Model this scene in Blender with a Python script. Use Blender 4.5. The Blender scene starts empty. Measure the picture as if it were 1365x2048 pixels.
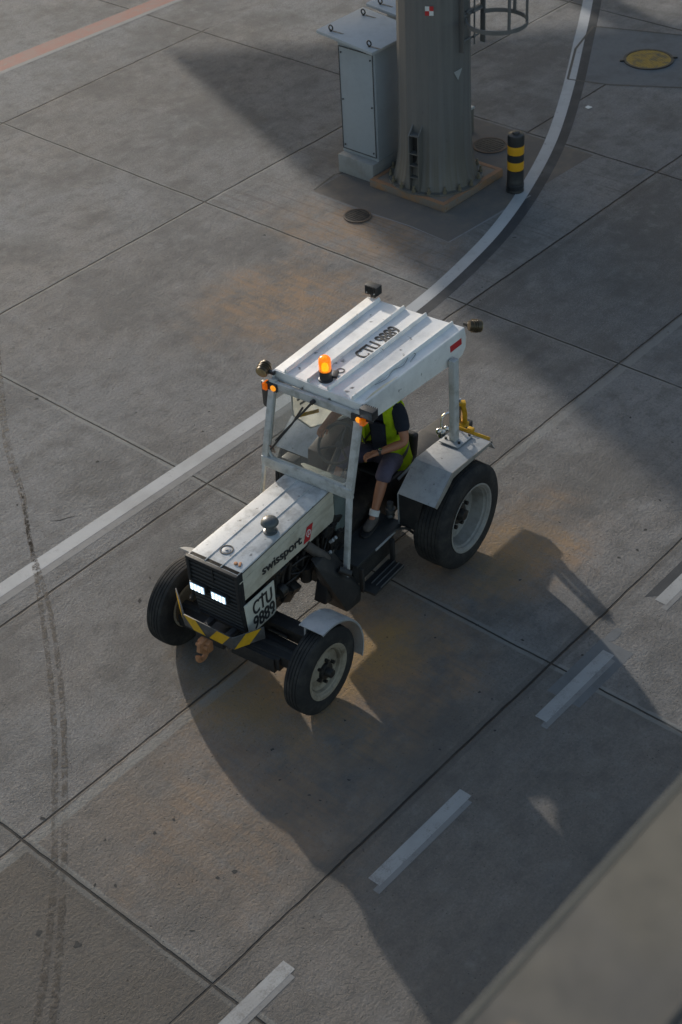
import bpy, bmesh, math, random
from mathutils import Vector, Matrix
R_ = math.radians
random.seed(7)
sc = bpy.context.scene
COL = sc.collection

# ------------------------------------------------------------------ camera
cam_d = bpy.data.cameras.new("camera"); cam = bpy.data.objects.new("camera", cam_d); COL.objects.link(cam)
right = Vector((0.65597769, -0.75305561, -0.05099518))
up = Vector((0.49719155, 0.38028724, 0.77986036))
fwd = Vector((0.56788540, 0.53692537, -0.62387283))
M = Matrix((right, up, -fwd)).transposed().to_4x4(); M.translation = Vector((0, 0, 9.5))
cam.matrix_world = M
cam_d.sensor_width = 36; cam_d.lens = 3184.39 / 2048 * 36
cam_d.clip_start = 0.05; cam_d.clip_end = 2000
cam_d.dof.use_dof = True; cam_d.dof.focus_distance = 13.6; cam_d.dof.aperture_fstop = 3.0
sc.camera = cam

# ------------------------------------------------------------------ light
SUN_AZ, SUN_EL = R_(68.0), R_(17.0)
w = bpy.data.worlds.new("World"); sc.world = w; w.use_nodes = True
nt = w.node_tree
sky = nt.nodes.new("ShaderNodeTexSky"); sky.sky_type = 'NISHITA'; sky.sun_disc = False
sky.sun_elevation = SUN_EL; sky.sun_rotation = R_(90) - SUN_AZ
sky.air_density = 1.2; sky.dust_density = 2.0
nt.links.new(sky.outputs[0], nt.nodes['Background'].inputs[0])
nt.nodes['Background'].inputs[1].default_value = 0.12
sd = bpy.data.lights.new("sun", 'SUN'); sun = bpy.data.objects.new("sun", sd); COL.objects.link(sun)
sd.energy = 2.9; sd.angle = R_(0.8); sd.color = (1.0, 0.93, 0.83)
tosun = Vector((math.cos(SUN_AZ) * math.cos(SUN_EL), math.sin(SUN_AZ) * math.cos(SUN_EL), math.sin(SUN_EL)))
sun.rotation_euler = tosun.to_track_quat('Z', 'Y').to_euler(); sun.location = (0, 0, 30)
sc.view_settings.view_transform = 'Standard'; sc.view_settings.look = 'None'
sc.view_settings.exposure = 0.50; sc.view_settings.gamma = 1.0
sc.cycles.max_bounces = 8; sc.cycles.transparent_max_bounces = 12

# ------------------------------------------------------------------ node helpers
class NG:
    def __init__(s, name):
        s.m = bpy.data.materials.new(name); s.m.use_nodes = True
        s.t = s.m.node_tree; s.b = s.t.nodes['Principled BSDF']
        s.co = s.t.nodes.new('ShaderNodeTexCoord').outputs['Object']
    def link(s, a, b): s.t.links.new(a, b)
    def _in(s, sock, v):
        if v is None: return
        if hasattr(v, 'is_output'): s.link(v, sock)
        elif isinstance(v, (tuple, list)): sock.default_value = (*v, 1) if len(v) == 3 and len(sock.default_value) == 4 else v
        else: sock.default_value = v
    def math(s, op, a, b=None, c=None, clamp=False):
        n = s.t.nodes.new('ShaderNodeMath'); n.operation = op; n.use_clamp = clamp
        s._in(n.inputs[0], a); s._in(n.inputs[1], b); s._in(n.inputs[2], c); return n.outputs[0]
    def mix(s, f, a, b, mode='MIX'):
        n = s.t.nodes.new('ShaderNodeMix'); n.data_type = 'RGBA'; n.blend_type = mode
        s._in(n.inputs[0], f); s._in(n.inputs[6], a); s._in(n.inputs[7], b); return n.outputs[2]
    def noise(s, scale, detail=4, rough=.55, vec=None, dist=0):
        n = s.t.nodes.new('ShaderNodeTexNoise'); s._in(n.inputs['Vector'], s.co if vec is None else vec)
        n.inputs['Scale'].default_value = scale; n.inputs['Detail'].default_value = detail
        n.inputs['Roughness'].default_value = rough; n.inputs['Distortion'].default_value = dist
        return n.outputs['Fac']
    def voro(s, scale, feat='F1', vec=None, out='Distance', rnd=1):
        n = s.t.nodes.new('ShaderNodeTexVoronoi'); n.feature = feat; s._in(n.inputs['Vector'], s.co if vec is None else vec)
        n.inputs['Scale'].default_value = scale; n.inputs['Randomness'].default_value = rnd; return n.outputs[out]
    def map(s, loc=(0, 0, 0), rot=(0, 0, 0), scale=(1, 1, 1), vec=None):
        n = s.t.nodes.new('ShaderNodeMapping'); s._in(n.inputs[0], s.co if vec is None else vec)
        n.inputs[1].default_value = loc; n.inputs[2].default_value = rot; n.inputs[3].default_value = scale; return n.outputs[0]
    def ramp(s, f, lo, hi, a=0., b=1.):
        n = s.t.nodes.new('ShaderNodeMapRange'); n.interpolation_type = 'SMOOTHSTEP'
        s._in(n.inputs[0], f)
        for i, v in enumerate((lo, hi, a, b)): s._in(n.inputs[i + 1], v)
        return n.outputs[0]
    def sep(s, v=None):
        n = s.t.nodes.new('ShaderNodeSeparateXYZ'); s.link(s.co if v is None else v, n.inputs[0]); return n.outputs
    def bump(s, h, strength=.3, dist=.01):
        n = s.t.nodes.new('ShaderNodeBump'); n.inputs['Strength'].default_value = strength; n.inputs['Distance'].default_value = dist
        s._in(n.inputs['Height'], h); s.link(n.outputs[0], s.b.inputs['Normal'])
    def out(s, col, rough=.5, metal=0., spec=.5):
        s._in(s.b.inputs['Base Color'], col); s._in(s.b.inputs['Roughness'], rough); s._in(s.b.inputs['Metallic'], metal)
        s.b.inputs['Specular IOR Level'].default_value = spec
        return s.m

def worn(name, col, dirt, amt=.5, scale=6, rough=.5, metal=0., bump=.08, spots=0., spotcol=(.03, .03, .03), spec=.5, streak=None):
    g = NG(name)
    n1 = g.noise(scale, 5, .65); n2 = g.noise(scale * 6, 4, .7)
    f = g.math('MULTIPLY', g.ramp(n1, .42, .72), amt)
    c = g.mix(f, col, dirt)
    c = g.mix(g.math('MULTIPLY', g.ramp(n2, .5, .8), amt * .5), c, dirt)
    if streak:
        n3 = g.noise(1.0, 4, .6, g.map(scale=streak))
        c = g.mix(g.math('MULTIPLY', g.ramp(n3, .5, .75), amt * .8), c, dirt)
    if spots:
        v = g.noise(scale * 3.3, 3, .5, g.map(loc=(3, 7, 2)))
        c = g.mix(g.ramp(v, .70 - spots * .08, .76), c, spotcol)
    g.bump(g.math('ADD', n1, g.math('MULTIPLY', n2, .3)), bump, .01)
    return g.out(c, g.ramp(n2, .2, .9, rough - .1, rough + .15), metal, spec)

# ------------------------------------------------------------------ mesh helpers
class MB:
    def __init__(s): s.bm = bmesh.new()
    def _merge(s, tmp, mat=0, mtx=None):
        if mtx is not None: bmesh.ops.transform(tmp, matrix=mtx, verts=tmp.verts)
        for f in tmp.faces: f.material_index = mat
        me = bpy.data.meshes.new("tmp"); tmp.to_mesh(me); tmp.free()
        s.bm.from_mesh(me); bpy.data.meshes.remove(me); return s
    def box(s, c, size, rot=(0, 0, 0), bev=.004, mat=0, seg=2):
        t = bmesh.new(); bmesh.ops.create_cube(t, size=1)
        bmesh.ops.scale(t, vec=size, verts=t.verts)
        if bev: bmesh.ops.bevel(t, geom=t.edges[:], offset=min(bev, min(size) * .45), segments=seg, affect='EDGES', profile=.6)
        from mathutils import Euler
        return s._merge(t, mat, Matrix.Translation(c) @ Euler(rot).to_matrix().to_4x4())
    def hull(s, pts, bev=.0, mat=0):
        t = bmesh.new(); vs = [t.verts.new(p) for p in pts]
        bmesh.ops.convex_hull(t, input=vs)
        bmesh.ops.dissolve_limit(t, angle_limit=.01, verts=t.verts, edges=t.edges)
        if bev: bmesh.ops.bevel(t, geom=t.edges[:], offset=bev, segments=2, affect='EDGES', profile=.6)
        return s._merge(t, mat)
    def plate(s, quad, th=.006, mat=0, bev=0):
        q = [Vector(p) for p in quad]; n = (q[1] - q[0]).cross(q[-1] - q[0]).normalized() * (th / 2)
        return s.prism([p + n for p in q], -2 * n, bev, mat)
    def prism(s, poly, vec, bev=0, mat=0):
        t = bmesh.new(); vec = Vector(vec)
        a = [t.verts.new(p) for p in poly]; b = [t.verts.new(Vector(p) + vec) for p in poly]; n = len(a)
        t.faces.new(a); t.faces.new(b[::-1])
        for i in range(n): t.faces.new((a[i], b[i], b[(i + 1) % n], a[(i + 1) % n]))
        bmesh.ops.recalc_face_normals(t, faces=t.faces)
        if bev: bmesh.ops.bevel(t, geom=t.edges[:], offset=bev, segments=2, affect='EDGES', profile=.6)
        return s._merge(t, mat)
    def cyl(s, a, b, r0, r1=None, seg=24, bev=0, mat=0):
        a, b = Vector(a), Vector(b); d = b - a; r1 = r0 if r1 is None else r1
        t = bmesh.new(); bmesh.ops.create_cone(t, cap_ends=True, segments=seg, radius1=r0, radius2=r1, depth=d.length)
        if bev: bmesh.ops.bevel(t, geom=[e for e in t.edges if any(len(f.verts) > 4 for f in e.link_faces)], offset=bev, segments=2, affect='EDGES', profile=.6)
        return s._merge(t, mat, Matrix.Translation((a + b) / 2) @ d.to_track_quat('Z', 'Y').to_matrix().to_4x4())
    def tube(s, pts, r, seg=10, mat=0, closed=False):
        P = [Vector(p) for p in pts]; t = bmesh.new(); rings = []; n = len(P); up_ = None
        for i, p in enumerate(P):
            d = (P[(i + 1) % n] - P[i - 1]) if closed else (P[min(i + 1, n - 1)] - P[max(i - 1, 0)])
            d.normalize()
            if up_ is None: up_ = d.orthogonal().normalized()
            up_ = (up_ - d * up_.dot(d)).normalized(); sd_ = d.cross(up_)
            rr = r[i] if isinstance(r, (list, tuple)) else r
            rings.append([t.verts.new(p + (up_ * math.cos(2 * math.pi * k / seg) + sd_ * math.sin(2 * math.pi * k / seg)) * rr) for k in range(seg)])
        for i in range(n if closed else n - 1):
            a, b = rings[i], rings[(i + 1) % n]
            for k in range(seg): t.faces.new((a[k], a[(k + 1) % seg], b[(k + 1) % seg], b[k]))
        if not closed: t.faces.new(rings[0][::-1]); t.faces.new(rings[-1])
        bmesh.ops.recalc_face_normals(t, faces=t.faces)
        return s._merge(t, mat)
    def lathe(s, prof, o=(0, 0, 0), axis='z', seg=64, mat=0, closed=False):
        t = bmesh.new(); rings = []
        for (r, h) in prof:
            ring = []
            for k in range(seg):
                a = 2 * math.pi * k / seg; x, y = r * math.cos(a), r * math.sin(a)
                ring.append(t.verts.new((x, y, h) if axis == 'z' else (x, h, y) if axis == 'y' else (h, x, y)))
            rings.append(ring)
        m = len(rings)
        for i in range(m if closed else m - 1):
            a, b = rings[i], rings[(i + 1) % m]
            for k in range(seg): t.faces.new((a[k], a[(k + 1) % seg], b[(k + 1) % seg], b[k]))
        bmesh.ops.remove_doubles(t, verts=t.verts, dist=1e-6)
        bmesh.ops.recalc_face_normals(t, faces=t.faces)
        return s._merge(t, mat, Matrix.Translation(o))
    def sphere(s, c, r, mat=0, seg=20, scale=(1, 1, 1)):
        t = bmesh.new(); bmesh.ops.create_uvsphere(t, u_segments=seg, v_segments=seg // 2, radius=r)
        bmesh.ops.scale(t, vec=scale, verts=t.verts); return s._merge(t, mat, Matrix.Translation(c))
    def build(s, name, mats, parent=None, smooth=35):
        me = bpy.data.meshes.new(name); s.bm.to_mesh(me); s.bm.free()
        for m in (mats if isinstance(mats, (list, tuple)) else [mats]): me.materials.append(m)
        if smooth:
            me.shade_smooth(); me.set_sharp_from_angle(angle=R_(smooth))
        o = bpy.data.objects.new(name, me); COL.objects.link(o)
        if parent: o.parent = parent
        return o

def tag(o, label=None, cat=None, group=None, kind=None):
    for k, v in (('label', label), ('category', cat), ('group', group), ('kind', kind)):
        if v: o[k] = v
    return o
def thing(name, label, cat, loc=(0, 0, 0), rz=0, group=None):
    o = bpy.data.objects.new(name, None); COL.objects.link(o); o.location = loc; o.rotation_euler = (0, 0, rz)
    o.empty_display_size = .2
    return tag(o, label, cat, group)

def lettering(txt, origin, xd, yd, width, height, mat, parent, name='lettering', bold=.012, th=.0012, shear=0):
    cu = bpy.data.curves.new('t', 'FONT'); cu.body = txt; cu.size = 1; cu.offset = .006; cu.extrude = .001; cu.shear = shear
    ob = bpy.data.objects.new('t', cu); COL.objects.link(ob)
    bpy.context.view_layer.update()
    me = bpy.data.meshes.new_from_object(ob.evaluated_get(bpy.context.evaluated_depsgraph_get()))
    bpy.data.objects.remove(ob); bpy.data.curves.remove(cu)
    xs = [v.co.x for v in me.vertices]; ys = [v.co.y for v in me.vertices]
    x0, x1, y0, y1 = min(xs), max(xs), min(ys), max(ys)
    xd, yd = Vector(xd).normalized(), Vector(yd).normalized(); nn = xd.cross(yd).normalized()
    fat = bold; 
    for v in me.vertices:
        p = Vector(origin) + xd * ((v.co.x - x0) / (x1 - x0) * width) + yd * ((v.co.y - y0) / (y1 - y0) * height) + nn * (.002 + (th if v.co.z > 0 else 0))
        v.co = p
    tb_ = bmesh.new()
    for k_ in range(-2, 3):
        for j_ in (-1, 1):
            t2 = bmesh.new(); t2.from_mesh(me)
            bmesh.ops.translate(t2, vec=xd * (k_ * fat * height * .5) + yd * (j_ * fat * height * .5) + nn * (.00012 * (k_ * 2 + j_ + 5)), verts=t2.verts)
            m3 = bpy.data.meshes.new('t3'); t2.to_mesh(m3); t2.free(); tb_.from_mesh(m3); bpy.data.meshes.remove(m3)
    me.clear_geometry(); tb_.to_mesh(me); tb_.free()
    me.name = name; me.materials.append(mat)
    o = bpy.data.objects.new(name, me); COL.objects.link(o); o.parent = parent
    return o

# ------------------------------------------------------------------ materials
def ground_mat():
    g = NG('apron_concrete')
    X, Y, Z = g.sep()
    wob = g.math('MULTIPLY', g.math('SUBTRACT', g.noise(5, 4, .65), .5), .035)
    Xw, Yw = g.math('ADD', X, wob), g.math('ADD', Y, wob)
    big = g.noise(.33, 4, .55); mid = g.noise(1.7, 5, .6, g.map(loc=(5, 2, 0))); fine = g.noise(34, 6, .75); grit = g.noise(62, 4, .75); peb = g.voro(48, 'F1')
    # slab id
    sx = g.math('FLOOR', g.math('DIVIDE', g.math('ADD', X, -.0), 4.1))
    sy = g.math('ADD', g.math('ADD', g.math('GREATER_THAN', Y, 5.41), g.math('GREATER_THAN', Y, 7.48)), g.math('ADD', g.math('ADD', g.math('GREATER_THAN', Y, 9.54), g.math('GREATER_THAN', Y, 13.74)), g.math('GREATER_THAN', Y, 17.75)))
    wn = g.t.nodes.new('ShaderNodeTexWhiteNoise'); wn.noise_dimensions = '2D'
    cv = g.t.nodes.new('ShaderNodeCombineXYZ'); g.link(sx, cv.inputs[0]); g.link(sy, cv.inputs[1]); g.link(cv.outputs[0], wn.inputs[0])
    sid = wn.outputs['Value']
    grey, warm, dark = (.222, .223, .224), (.235, .19, .148), (.130, .130, .129)
    # warmth: stronger on low y (road strips) and by noise
    wy = g.ramp(Y, 7.49, 7.47)
    far_right = g.ramp(X, 10.5, 8.5)
    warmf = g.math('ADD', g.math('MULTIPLY', g.math('MULTIPLY', wy, far_right), .5), g.math('MULTIPLY', g.ramp(g.math('ADD', big, g.math('MULTIPLY', sid, .12)), .46, .70), .65), clamp=True)
    warmf = g.math('MULTIPLY', warmf, g.ramp(mid, .2, .75, .25, .8))
    c = g.mix(warmf, grey, warm)
    c = g.mix(g.math('MULTIPLY', g.ramp(mid, .48, .75), .55), c, dark)
    c = g.mix(g.math('MULTIPLY', g.ramp(fine, .42, .68), .62), c, (.085, .082, .080))
    c = g.mix(g.math('MULTIPLY', sid, .42), c, (.135, .135, .138))
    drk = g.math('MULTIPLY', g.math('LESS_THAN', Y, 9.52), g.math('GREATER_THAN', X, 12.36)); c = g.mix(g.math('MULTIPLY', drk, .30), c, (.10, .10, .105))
    # rough grainy slabs with pale aggregate
    rough_s = g.math('MULTIPLY', g.math('GREATER_THAN', Y, 7.46), g.math('LESS_THAN', Y, 9.54))
    rough_s = g.math('MAXIMUM', rough_s, g.math('MULTIPLY', g.math('MULTIPLY', g.math('GREATER_THAN', Y, 13.74), g.math('LESS_THAN', Y, 17.75)), g.math('GREATER_THAN', X, 12.36)))
    sp = g.voro(55, 'F1'); spc = g.voro(55, 'F1', out='Color')
    spk = g.math('MULTIPLY', g.ramp(sp, .30, .12), g.ramp(g.sep(spc)[0], .55, .9))
    c = g.mix(g.math('MULTIPLY', spk, g.math('ADD', .18, g.math('MULTIPLY', rough_s, .45))), c, (.38, .37, .36))
    c = g.mix(g.math('MULTIPLY', g.ramp(grit, .53, .68), g.math('ADD', .34, g.math('MULTIPLY', rough_s, .35))), c, (.32, .315, .31))
    c = g.mix(g.math('MULTIPLY', g.ramp(grit, .46, .32), g.math('ADD', .40, g.math('MULTIPLY', rough_s, .30))), c, (.06, .058, .057))
    m1 = g.noise(.75, 5, .62, g.map(loc=(13, 4, 0))); m2 = g.noise(4.5, 5, .7, g.map(loc=(3, 14, 0)))
    c = g.mix(g.math('MULTIPLY', g.ramp(m1, .45, .62), .60), c, (.105, .103, .101))
    c = g.mix(g.math('MULTIPLY', g.ramp(m2, .48, .68), .55), c, (.100, .097, .094))
    c = g.mix(g.math('MULTIPLY', g.ramp(m2, .48, .28), .40), c, (.27, .265, .26))
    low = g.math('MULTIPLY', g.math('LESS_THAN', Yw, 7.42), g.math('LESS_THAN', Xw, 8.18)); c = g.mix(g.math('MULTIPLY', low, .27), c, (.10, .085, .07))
    vignette_mask = g.math('MULTIPLY', g.math('LESS_THAN', Yw, 7.42), g.math('LESS_THAN', Xw, 4.10)); c = g.mix(g.math('MULTIPLY', vignette_mask, .62), c, (.085, .075, .064))  # corner vignette put into the colour of the lower-left slabs
    sd1 = g.noise(1, 4, .6, g.map(rot=(0, 0, R_(3)), scale=(1.2, 13, 1))); c = g.mix(g.math('MULTIPLY', g.ramp(sd1, .50, .70), .28), c, (.10, .098, .096))
    # broom / finish lines on the x>12.36 strip near the pole
    br = g.noise(1.0, 3, .6, g.map(rot=(0, 0, R_(8)), scale=(17, .7, 1)))
    # long orange dust stain beside the patch; orange-yellow tint near the tractor wheels
    def blob(cx, cy, rx, ry, rot=0.):
        v = g.map(loc=(0, 0, 0), vec=g.map(loc=(-cx, -cy, 0)), rot=(0, 0, rot), scale=(1 / rx, 1 / ry, 0))
        n = g.t.nodes.new('ShaderNodeVectorMath'); n.operation = 'LENGTH'; g.link(v, n.inputs[0])
        return g.ramp(g.math('ADD', n.outputs['Value'], g.math('MULTIPLY', g.math('SUBTRACT', mid, .5), 1.5)), 1.1, .2)
    st = g.math('MAXIMUM', blob(12.95, 11.6, .9, 1.6), blob(11.2, 11.2, 1.3, 1.3))
    st = g.math('MAXIMUM', st, blob(7.0, 6.5, 1.7, 1.0)); st = g.math('MAXIMUM', st, blob(9.1, 6.5, 1.3, .8)); st = g.math('MAXIMUM', st, g.math('MULTIPLY', blob(5.6, 6.4, 1.5, 1.5), .5))
    hot = g.math('MAXIMUM', blob(7.15, 6.72, .95, .55), g.math('MULTIPLY', blob(9.2, 6.55, .8, .5), .6)); hot = g.math('MAXIMUM', hot, g.math('MULTIPLY', blob(6.25, 7.2, .5, .9), .6))
    st = g.math('MULTIPLY', st, g.math('MULTIPLY', g.ramp(g.noise(3.2, 6, .75), .30, .60), g.ramp(g.math('ADD', g.math('MULTIPLY', br, .5), g.math('MULTIPLY', fine, .5)), .36, .58, .25, 1.0)))
    hot = g.math('MULTIPLY', hot, g.ramp(g.math('ADD', g.math('MULTIPLY', m2, .5), g.math('MULTIPLY', fine, .5)), .36, .58, .3, 1.0))
    c = g.mix(g.math('MULTIPLY', st, .85), c, (.30, .195, .115))
    c = g.mix(g.math('MULTIPLY', hot, .9), c, (.33, .215, .09))
    brm = g.math('MULTIPLY', g.math('MULTIPLY', g.math('GREATER_THAN', X, 12.40), g.math('LESS_THAN', Y, 13.7)), g.math('LESS_THAN', X, 16.3))
    brm = g.math('MULTIPLY', brm, g.math('GREATER_THAN', Y, 9.55))
    c = g.mix(g.math('MULTIPLY', g.math('MULTIPLY', brm, g.ramp(br, .5, .68)), .55), c, (.11, .10, .095))
    # sunken dark pits
    pt = g.voro(5.0, 'F1', vec=g.map(loc=(2, 1, 0)), out='Distance'); ptc = g.sep(g.voro(5.0, 'F1', vec=g.map(loc=(2, 1, 0)), out='Color'))
    jig = g.math('MULTIPLY', g.math('SUBTRACT', fine, .5), .12)
    pit = g.math('MULTIPLY', g.ramp(g.math('ADD', pt, jig), g.math('MULTIPLY', ptc[1], .085), .0), g.math('GREATER_THAN', ptc[0], .62))
    pit2 = g.math('MULTIPLY', g.ramp(g.voro(21, 'F1', vec=g.map(loc=(4, 9, 0))), .13, .04), g.math('GREATER_THAN', g.sep(g.voro(21, 'F1', vec=g.map(loc=(4, 9, 0)), out='Color'))[2], .80))
    pits = g.math('MAXIMUM', pit, g.math('MULTIPLY', pit2, .8))
    c = g.mix(g.math('MULTIPLY', pits, .85), c, (.035, .034, .033))
    # ---- joints
    dk = None; pale = None
    def mx(a, b): return b if a is None else g.math('MAXIMUM', a, b)
    def line(coord, v, hw, other=None, lo=None, hi=None):
        m = g.ramp(g.math('ABSOLUTE', g.math('SUBTRACT', coord, v)), hw, hw * .45)
        if lo is not None: m = g.math('MULTIPLY', m, g.math('GREATER_THAN', other, lo))
        if hi is not None: m = g.math('MULTIPLY', m, g.math('LESS_THAN', other, hi))
        return m
    wob2 = g.math('MULTIPLY', g.math('SUBTRACT', g.noise(2.2, 3, .6, g.map(loc=(8, 8, 0))), .5), .03)
    Xj, Yj = g.math('ADD', X, wob2), g.math('ADD', Y, wob2)
    for (v, hw, lo, hi) in ((4.10, .014, None, None), (8.18, .011, None, None), (12.36, .014, None, None), (16.33, .016, None, None), (20.45, .018, None, None)):
        dk = mx(dk, line(Xj, v, hw, Y, lo, hi))
    for (v, hw, lo, hi) in ((17.75, .02, None, 16.5), (13.72, .018, None, None), (9.52, .016, None, None), (7.48, .012, None, None), (5.41, .013, None, None), (1.3, .013, None, None), (11.54, .016, 16.3, None)):
        dk = mx(dk, line(Yj, v, hw, X, lo, hi))
    for (co_, v, hw) in ((Yw, 7.405, .055), (Xw, 8.18, .055), (Xw, 4.10, .06), (Xw, 12.36, .035), (Yw, 13.72, .04)):
        pale = mx(pale, g.ramp(g.math('ABSOLUTE', g.math('SUBTRACT', co_, v)), hw, hw * .7))
    pdk = g.math('MAXIMUM', g.ramp(g.math('ABSOLUTE', g.math('SUBTRACT', Yw, 5.41)), .07, .05), g.ramp(g.math('ABSOLUTE', g.math('SUBTRACT', Xw, 4.05)), .10, .07))
    pdk = g.math('MAXIMUM', pdk, g.math('MULTIPLY', g.ramp(g.math('ABSOLUTE', g.math('SUBTRACT', Yw, 9.40)), .06, .03), .6))
    c = g.mix(g.math('MULTIPLY', g.math('MULTIPLY', pale, g.ramp(mid, .25, .6, .4, 1)), .55), c, (.24, .245, .235))
    c = g.mix(g.math('MULTIPLY', pdk, .45), c, (.09, .085, .08))
    brk = g.ramp(g.noise(.9, 3, .6, g.map(loc=(1, 4, 0))), .28, .45, .45, 1.0)
    dk = g.math('MULTIPLY', dk, brk)
    c = g.mix(g.math('MULTIPLY', dk, .9), c, (.022, .021, .021))
    # tyre scuffing along the road strip
    sc1 = g.math('MULTIPLY', g.ramp(g.noise(1, 4, .6, g.map(scale=(.25, 2.2, 1))), .46, .7), g.math('LESS_THAN', Y, 9.5))
    c = g.mix(g.math('MULTIPLY', sc1, .35), c, (.10, .095, .09))
    h = g.math('ADD', g.math('MULTIPLY', fine, 1.0), g.math('MULTIPLY', grit, g.math('ADD', .25, g.math('MULTIPLY', rough_s, .55))))
    h = g.math('ADD', h, g.math('MULTIPLY', g.noise(9, 4, .6), .5))
    h = g.math('SUBTRACT', h, g.math('MULTIPLY', g.math('MAXIMUM', pits, dk), 1.6))
    g.bump(h, 1.0, .014)
    return g.out(c, .88, 0, .25)

def paint_mat(name, col, under, wear=.5, sc_=9):
    g = NG(name)
    n = g.noise(sc_, 6, .75); n2 = g.noise(60, 4, .7)
    c = g.mix(g.ramp(g.math('ADD', g.math('MULTIPLY', n, .7), g.math('MULTIPLY', n2, .3)), .62 - wear * .2, .72 - wear * .1), col, under)
    c = g.mix(g.math('MULTIPLY', g.ramp(g.noise(2.2, 4, .6), .4, .75), .45), c, under)
    g.bump(n2, .35, .006)
    return g.out(c, .8, 0, .3)

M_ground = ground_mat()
M_wline = paint_mat('white_road_paint', (.40, .405, .41), (.24, .24, .235), .4)
M_wline2 = paint_mat('worn_white_paint', (.31, .315, .315), (.19, .185, .18), .62, 5)
M_old = paint_mat('faded_white_paint', (.205, .205, .205), (.15, .148, .145), .6)
M_black = paint_mat('black_road_paint', (.040, .043, .048), (.12, .12, .12), .12)
M_red = paint_mat('faded_red_paint', (.27, .125, .10), (.20, .17, .16), .6)
M_patch = worn('dark_concrete_patch', (.125, .115, .108), (.20, .165, .13), .6, 2.2, .9, 0, .3, spec=.2)
M_patch2 = worn('bluish_concrete_patch', (.145, .15, .155), (.10, .10, .10), .6, 2.5, .9, 0, .3, spec=.2)

M_roof = worn('white_roof_paint', (.80, .79, .77), (.42, .41, .395), .5, 3.2, .42, 0, .10, spots=.5, spotcol=(.18, .17, .16))
M_hood = worn('grey_hood_paint', (.56, .57, .57), (.22, .22, .215), .75, 5, .42, 0, .14, spots=.8, spotcol=(.12, .12, .12))
M_side = worn('cream_side_paint', (.58, .55, .46), (.31, .27, .20), .65, 4, .45, 0, .06, streak=(2, 2, 14))
M_frame = worn('pale_frame_paint', (.50, .50, .49), (.22, .21, .18), .7, 9, .4, 0, .06)
M_galv = worn('galvanised_plate', (.40, .41, .42), (.22, .225, .235), .65, 7, .5, .35, .08, spots=.4, spotcol=(.14, .13, .12))
M_grime = worn('grey_grime', (.20, .21, .22), (.35, .35, .35), .6, 20, .7)
M_blackm = worn('black_metal', (.020, .020, .021), (.05, .045, .04), .6, 8, .55, 0, .1)
M_oily = worn('oily_metal', (.018, .017, .017), (.06, .05, .04), .7, 14, .5, .2, .25)
M_rubber = worn('tyre_rubber', (.022, .022, .023), (.075, .068, .060), .6, 5, .85, 0, .12, spec=.25)
M_rim = worn('beige_rim_paint', (.28, .245, .19), (.13, .105, .075), .9, 7, .55, 0, .1, spots=.5, spotcol=(.06, .05, .04))
M_rimw = worn('grey_rim_paint', (.27, .262, .245), (.14, .125, .11), .75, 6, .55, 0, .08)
M_plate = worn('cream_plate', (.62, .60, .52), (.42, .38, .30), .4, 6, .5, 0, .03)
M_ink = worn('black_lettering', (.025, .025, .026), (.07, .068, .065), .4, 30, .6, 0, .02)
M_inkworn = worn('worn_black_lettering', (.06, .065, .07), (.33, .33, .33), .75, 26, .6, 0, .02)
M_redp = worn('red_sticker', (.50, .025, .03), (.34, .03, .03), .3, 20, .45, 0, .02)
M_whitep = worn('white_sticker', (.70, .70, .68), (.5, .5, .48), .3, 20, .5, 0, .02)
M_yel = worn('yellow_paint', (.62, .36, .015), (.40, .22, .02), .5, 20, .45, 0, .05)
M_yel2 = worn('yellow_steel', (.60, .33, .012), (.25, .12, .01), .55, 14, .4, 0, .1)
M_rust = worn('rusty_steel', (.40, .19, .09), (.20, .09, .045), .6, 25, .7, .1, .2)
M_chrome = worn('bright_metal', (.62, .62, .60), (.4, .4, .38), .3, 20, .22, .9, .03)
M_black_pl = worn('black_plastic', (.022, .023, .025), (.045, .045, .046), .4, 15, .45, 0, .05)
M_floor = worn('dark_floor_plate', (.035, .038, .040), (.085, .08, .072), .5, 6, .45, .2, .1)
M_seat = worn('black_vinyl', (.018, .018, .02), (.035, .034, .033), .4, 9, .55, 0, .1)
M_dash = worn('grey_green_dash', (.12, .15, .145), (.07, .08, .08), .5, 9, .5, 0, .04)
M_cream = worn('cream_trim', (.55, .52, .38), (.36, .33, .22), .4, 9, .5, 0, .04)
M_pole = None

def glass(name, tint=(1, 1, 1), refl=.10, dirt=.07):
    g = NG(name); t = g.t
    tr = t.nodes.new('ShaderNodeBsdfTransparent'); tr.inputs[0].default_value = (*tint, 1)
    gl = t.nodes.new('ShaderNodeBsdfGlossy'); gl.inputs['Roughness'].default_value = .04
    df = t.nodes.new('ShaderNodeBsdfDiffuse'); df.inputs[0].default_value = (.45, .43, .39, 1)
    fr = t.nodes.new('ShaderNodeFresnel'); fr.inputs[0].default_value = 1.45
    m1 = t.nodes.new('ShaderNodeMixShader'); g.link(g.math('ADD', g.math('MULTIPLY', fr.outputs[0], .8), refl * .3), m1.inputs[0]); g.link(tr.outputs[0], m1.inputs[1]); g.link(gl.outputs[0], m1.inputs[2])
    m2 = t.nodes.new('ShaderNodeMixShader'); g.link(g.math('MULTIPLY', g.ramp(g.noise(5, 5, .7), .3, .8, .4, 1.6), dirt), m2.inputs[0]); g.link(m1.outputs[0], m2.inputs[1]); g.link(df.outputs[0], m2.inputs[2])
    g.link(m2.outputs[0], t.nodes['Material Output'].inputs[0]); t.nodes.remove(g.b); return g.m
M_glass = glass('windscreen_glass', (.95, .97, .96), .10, .06)
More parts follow.
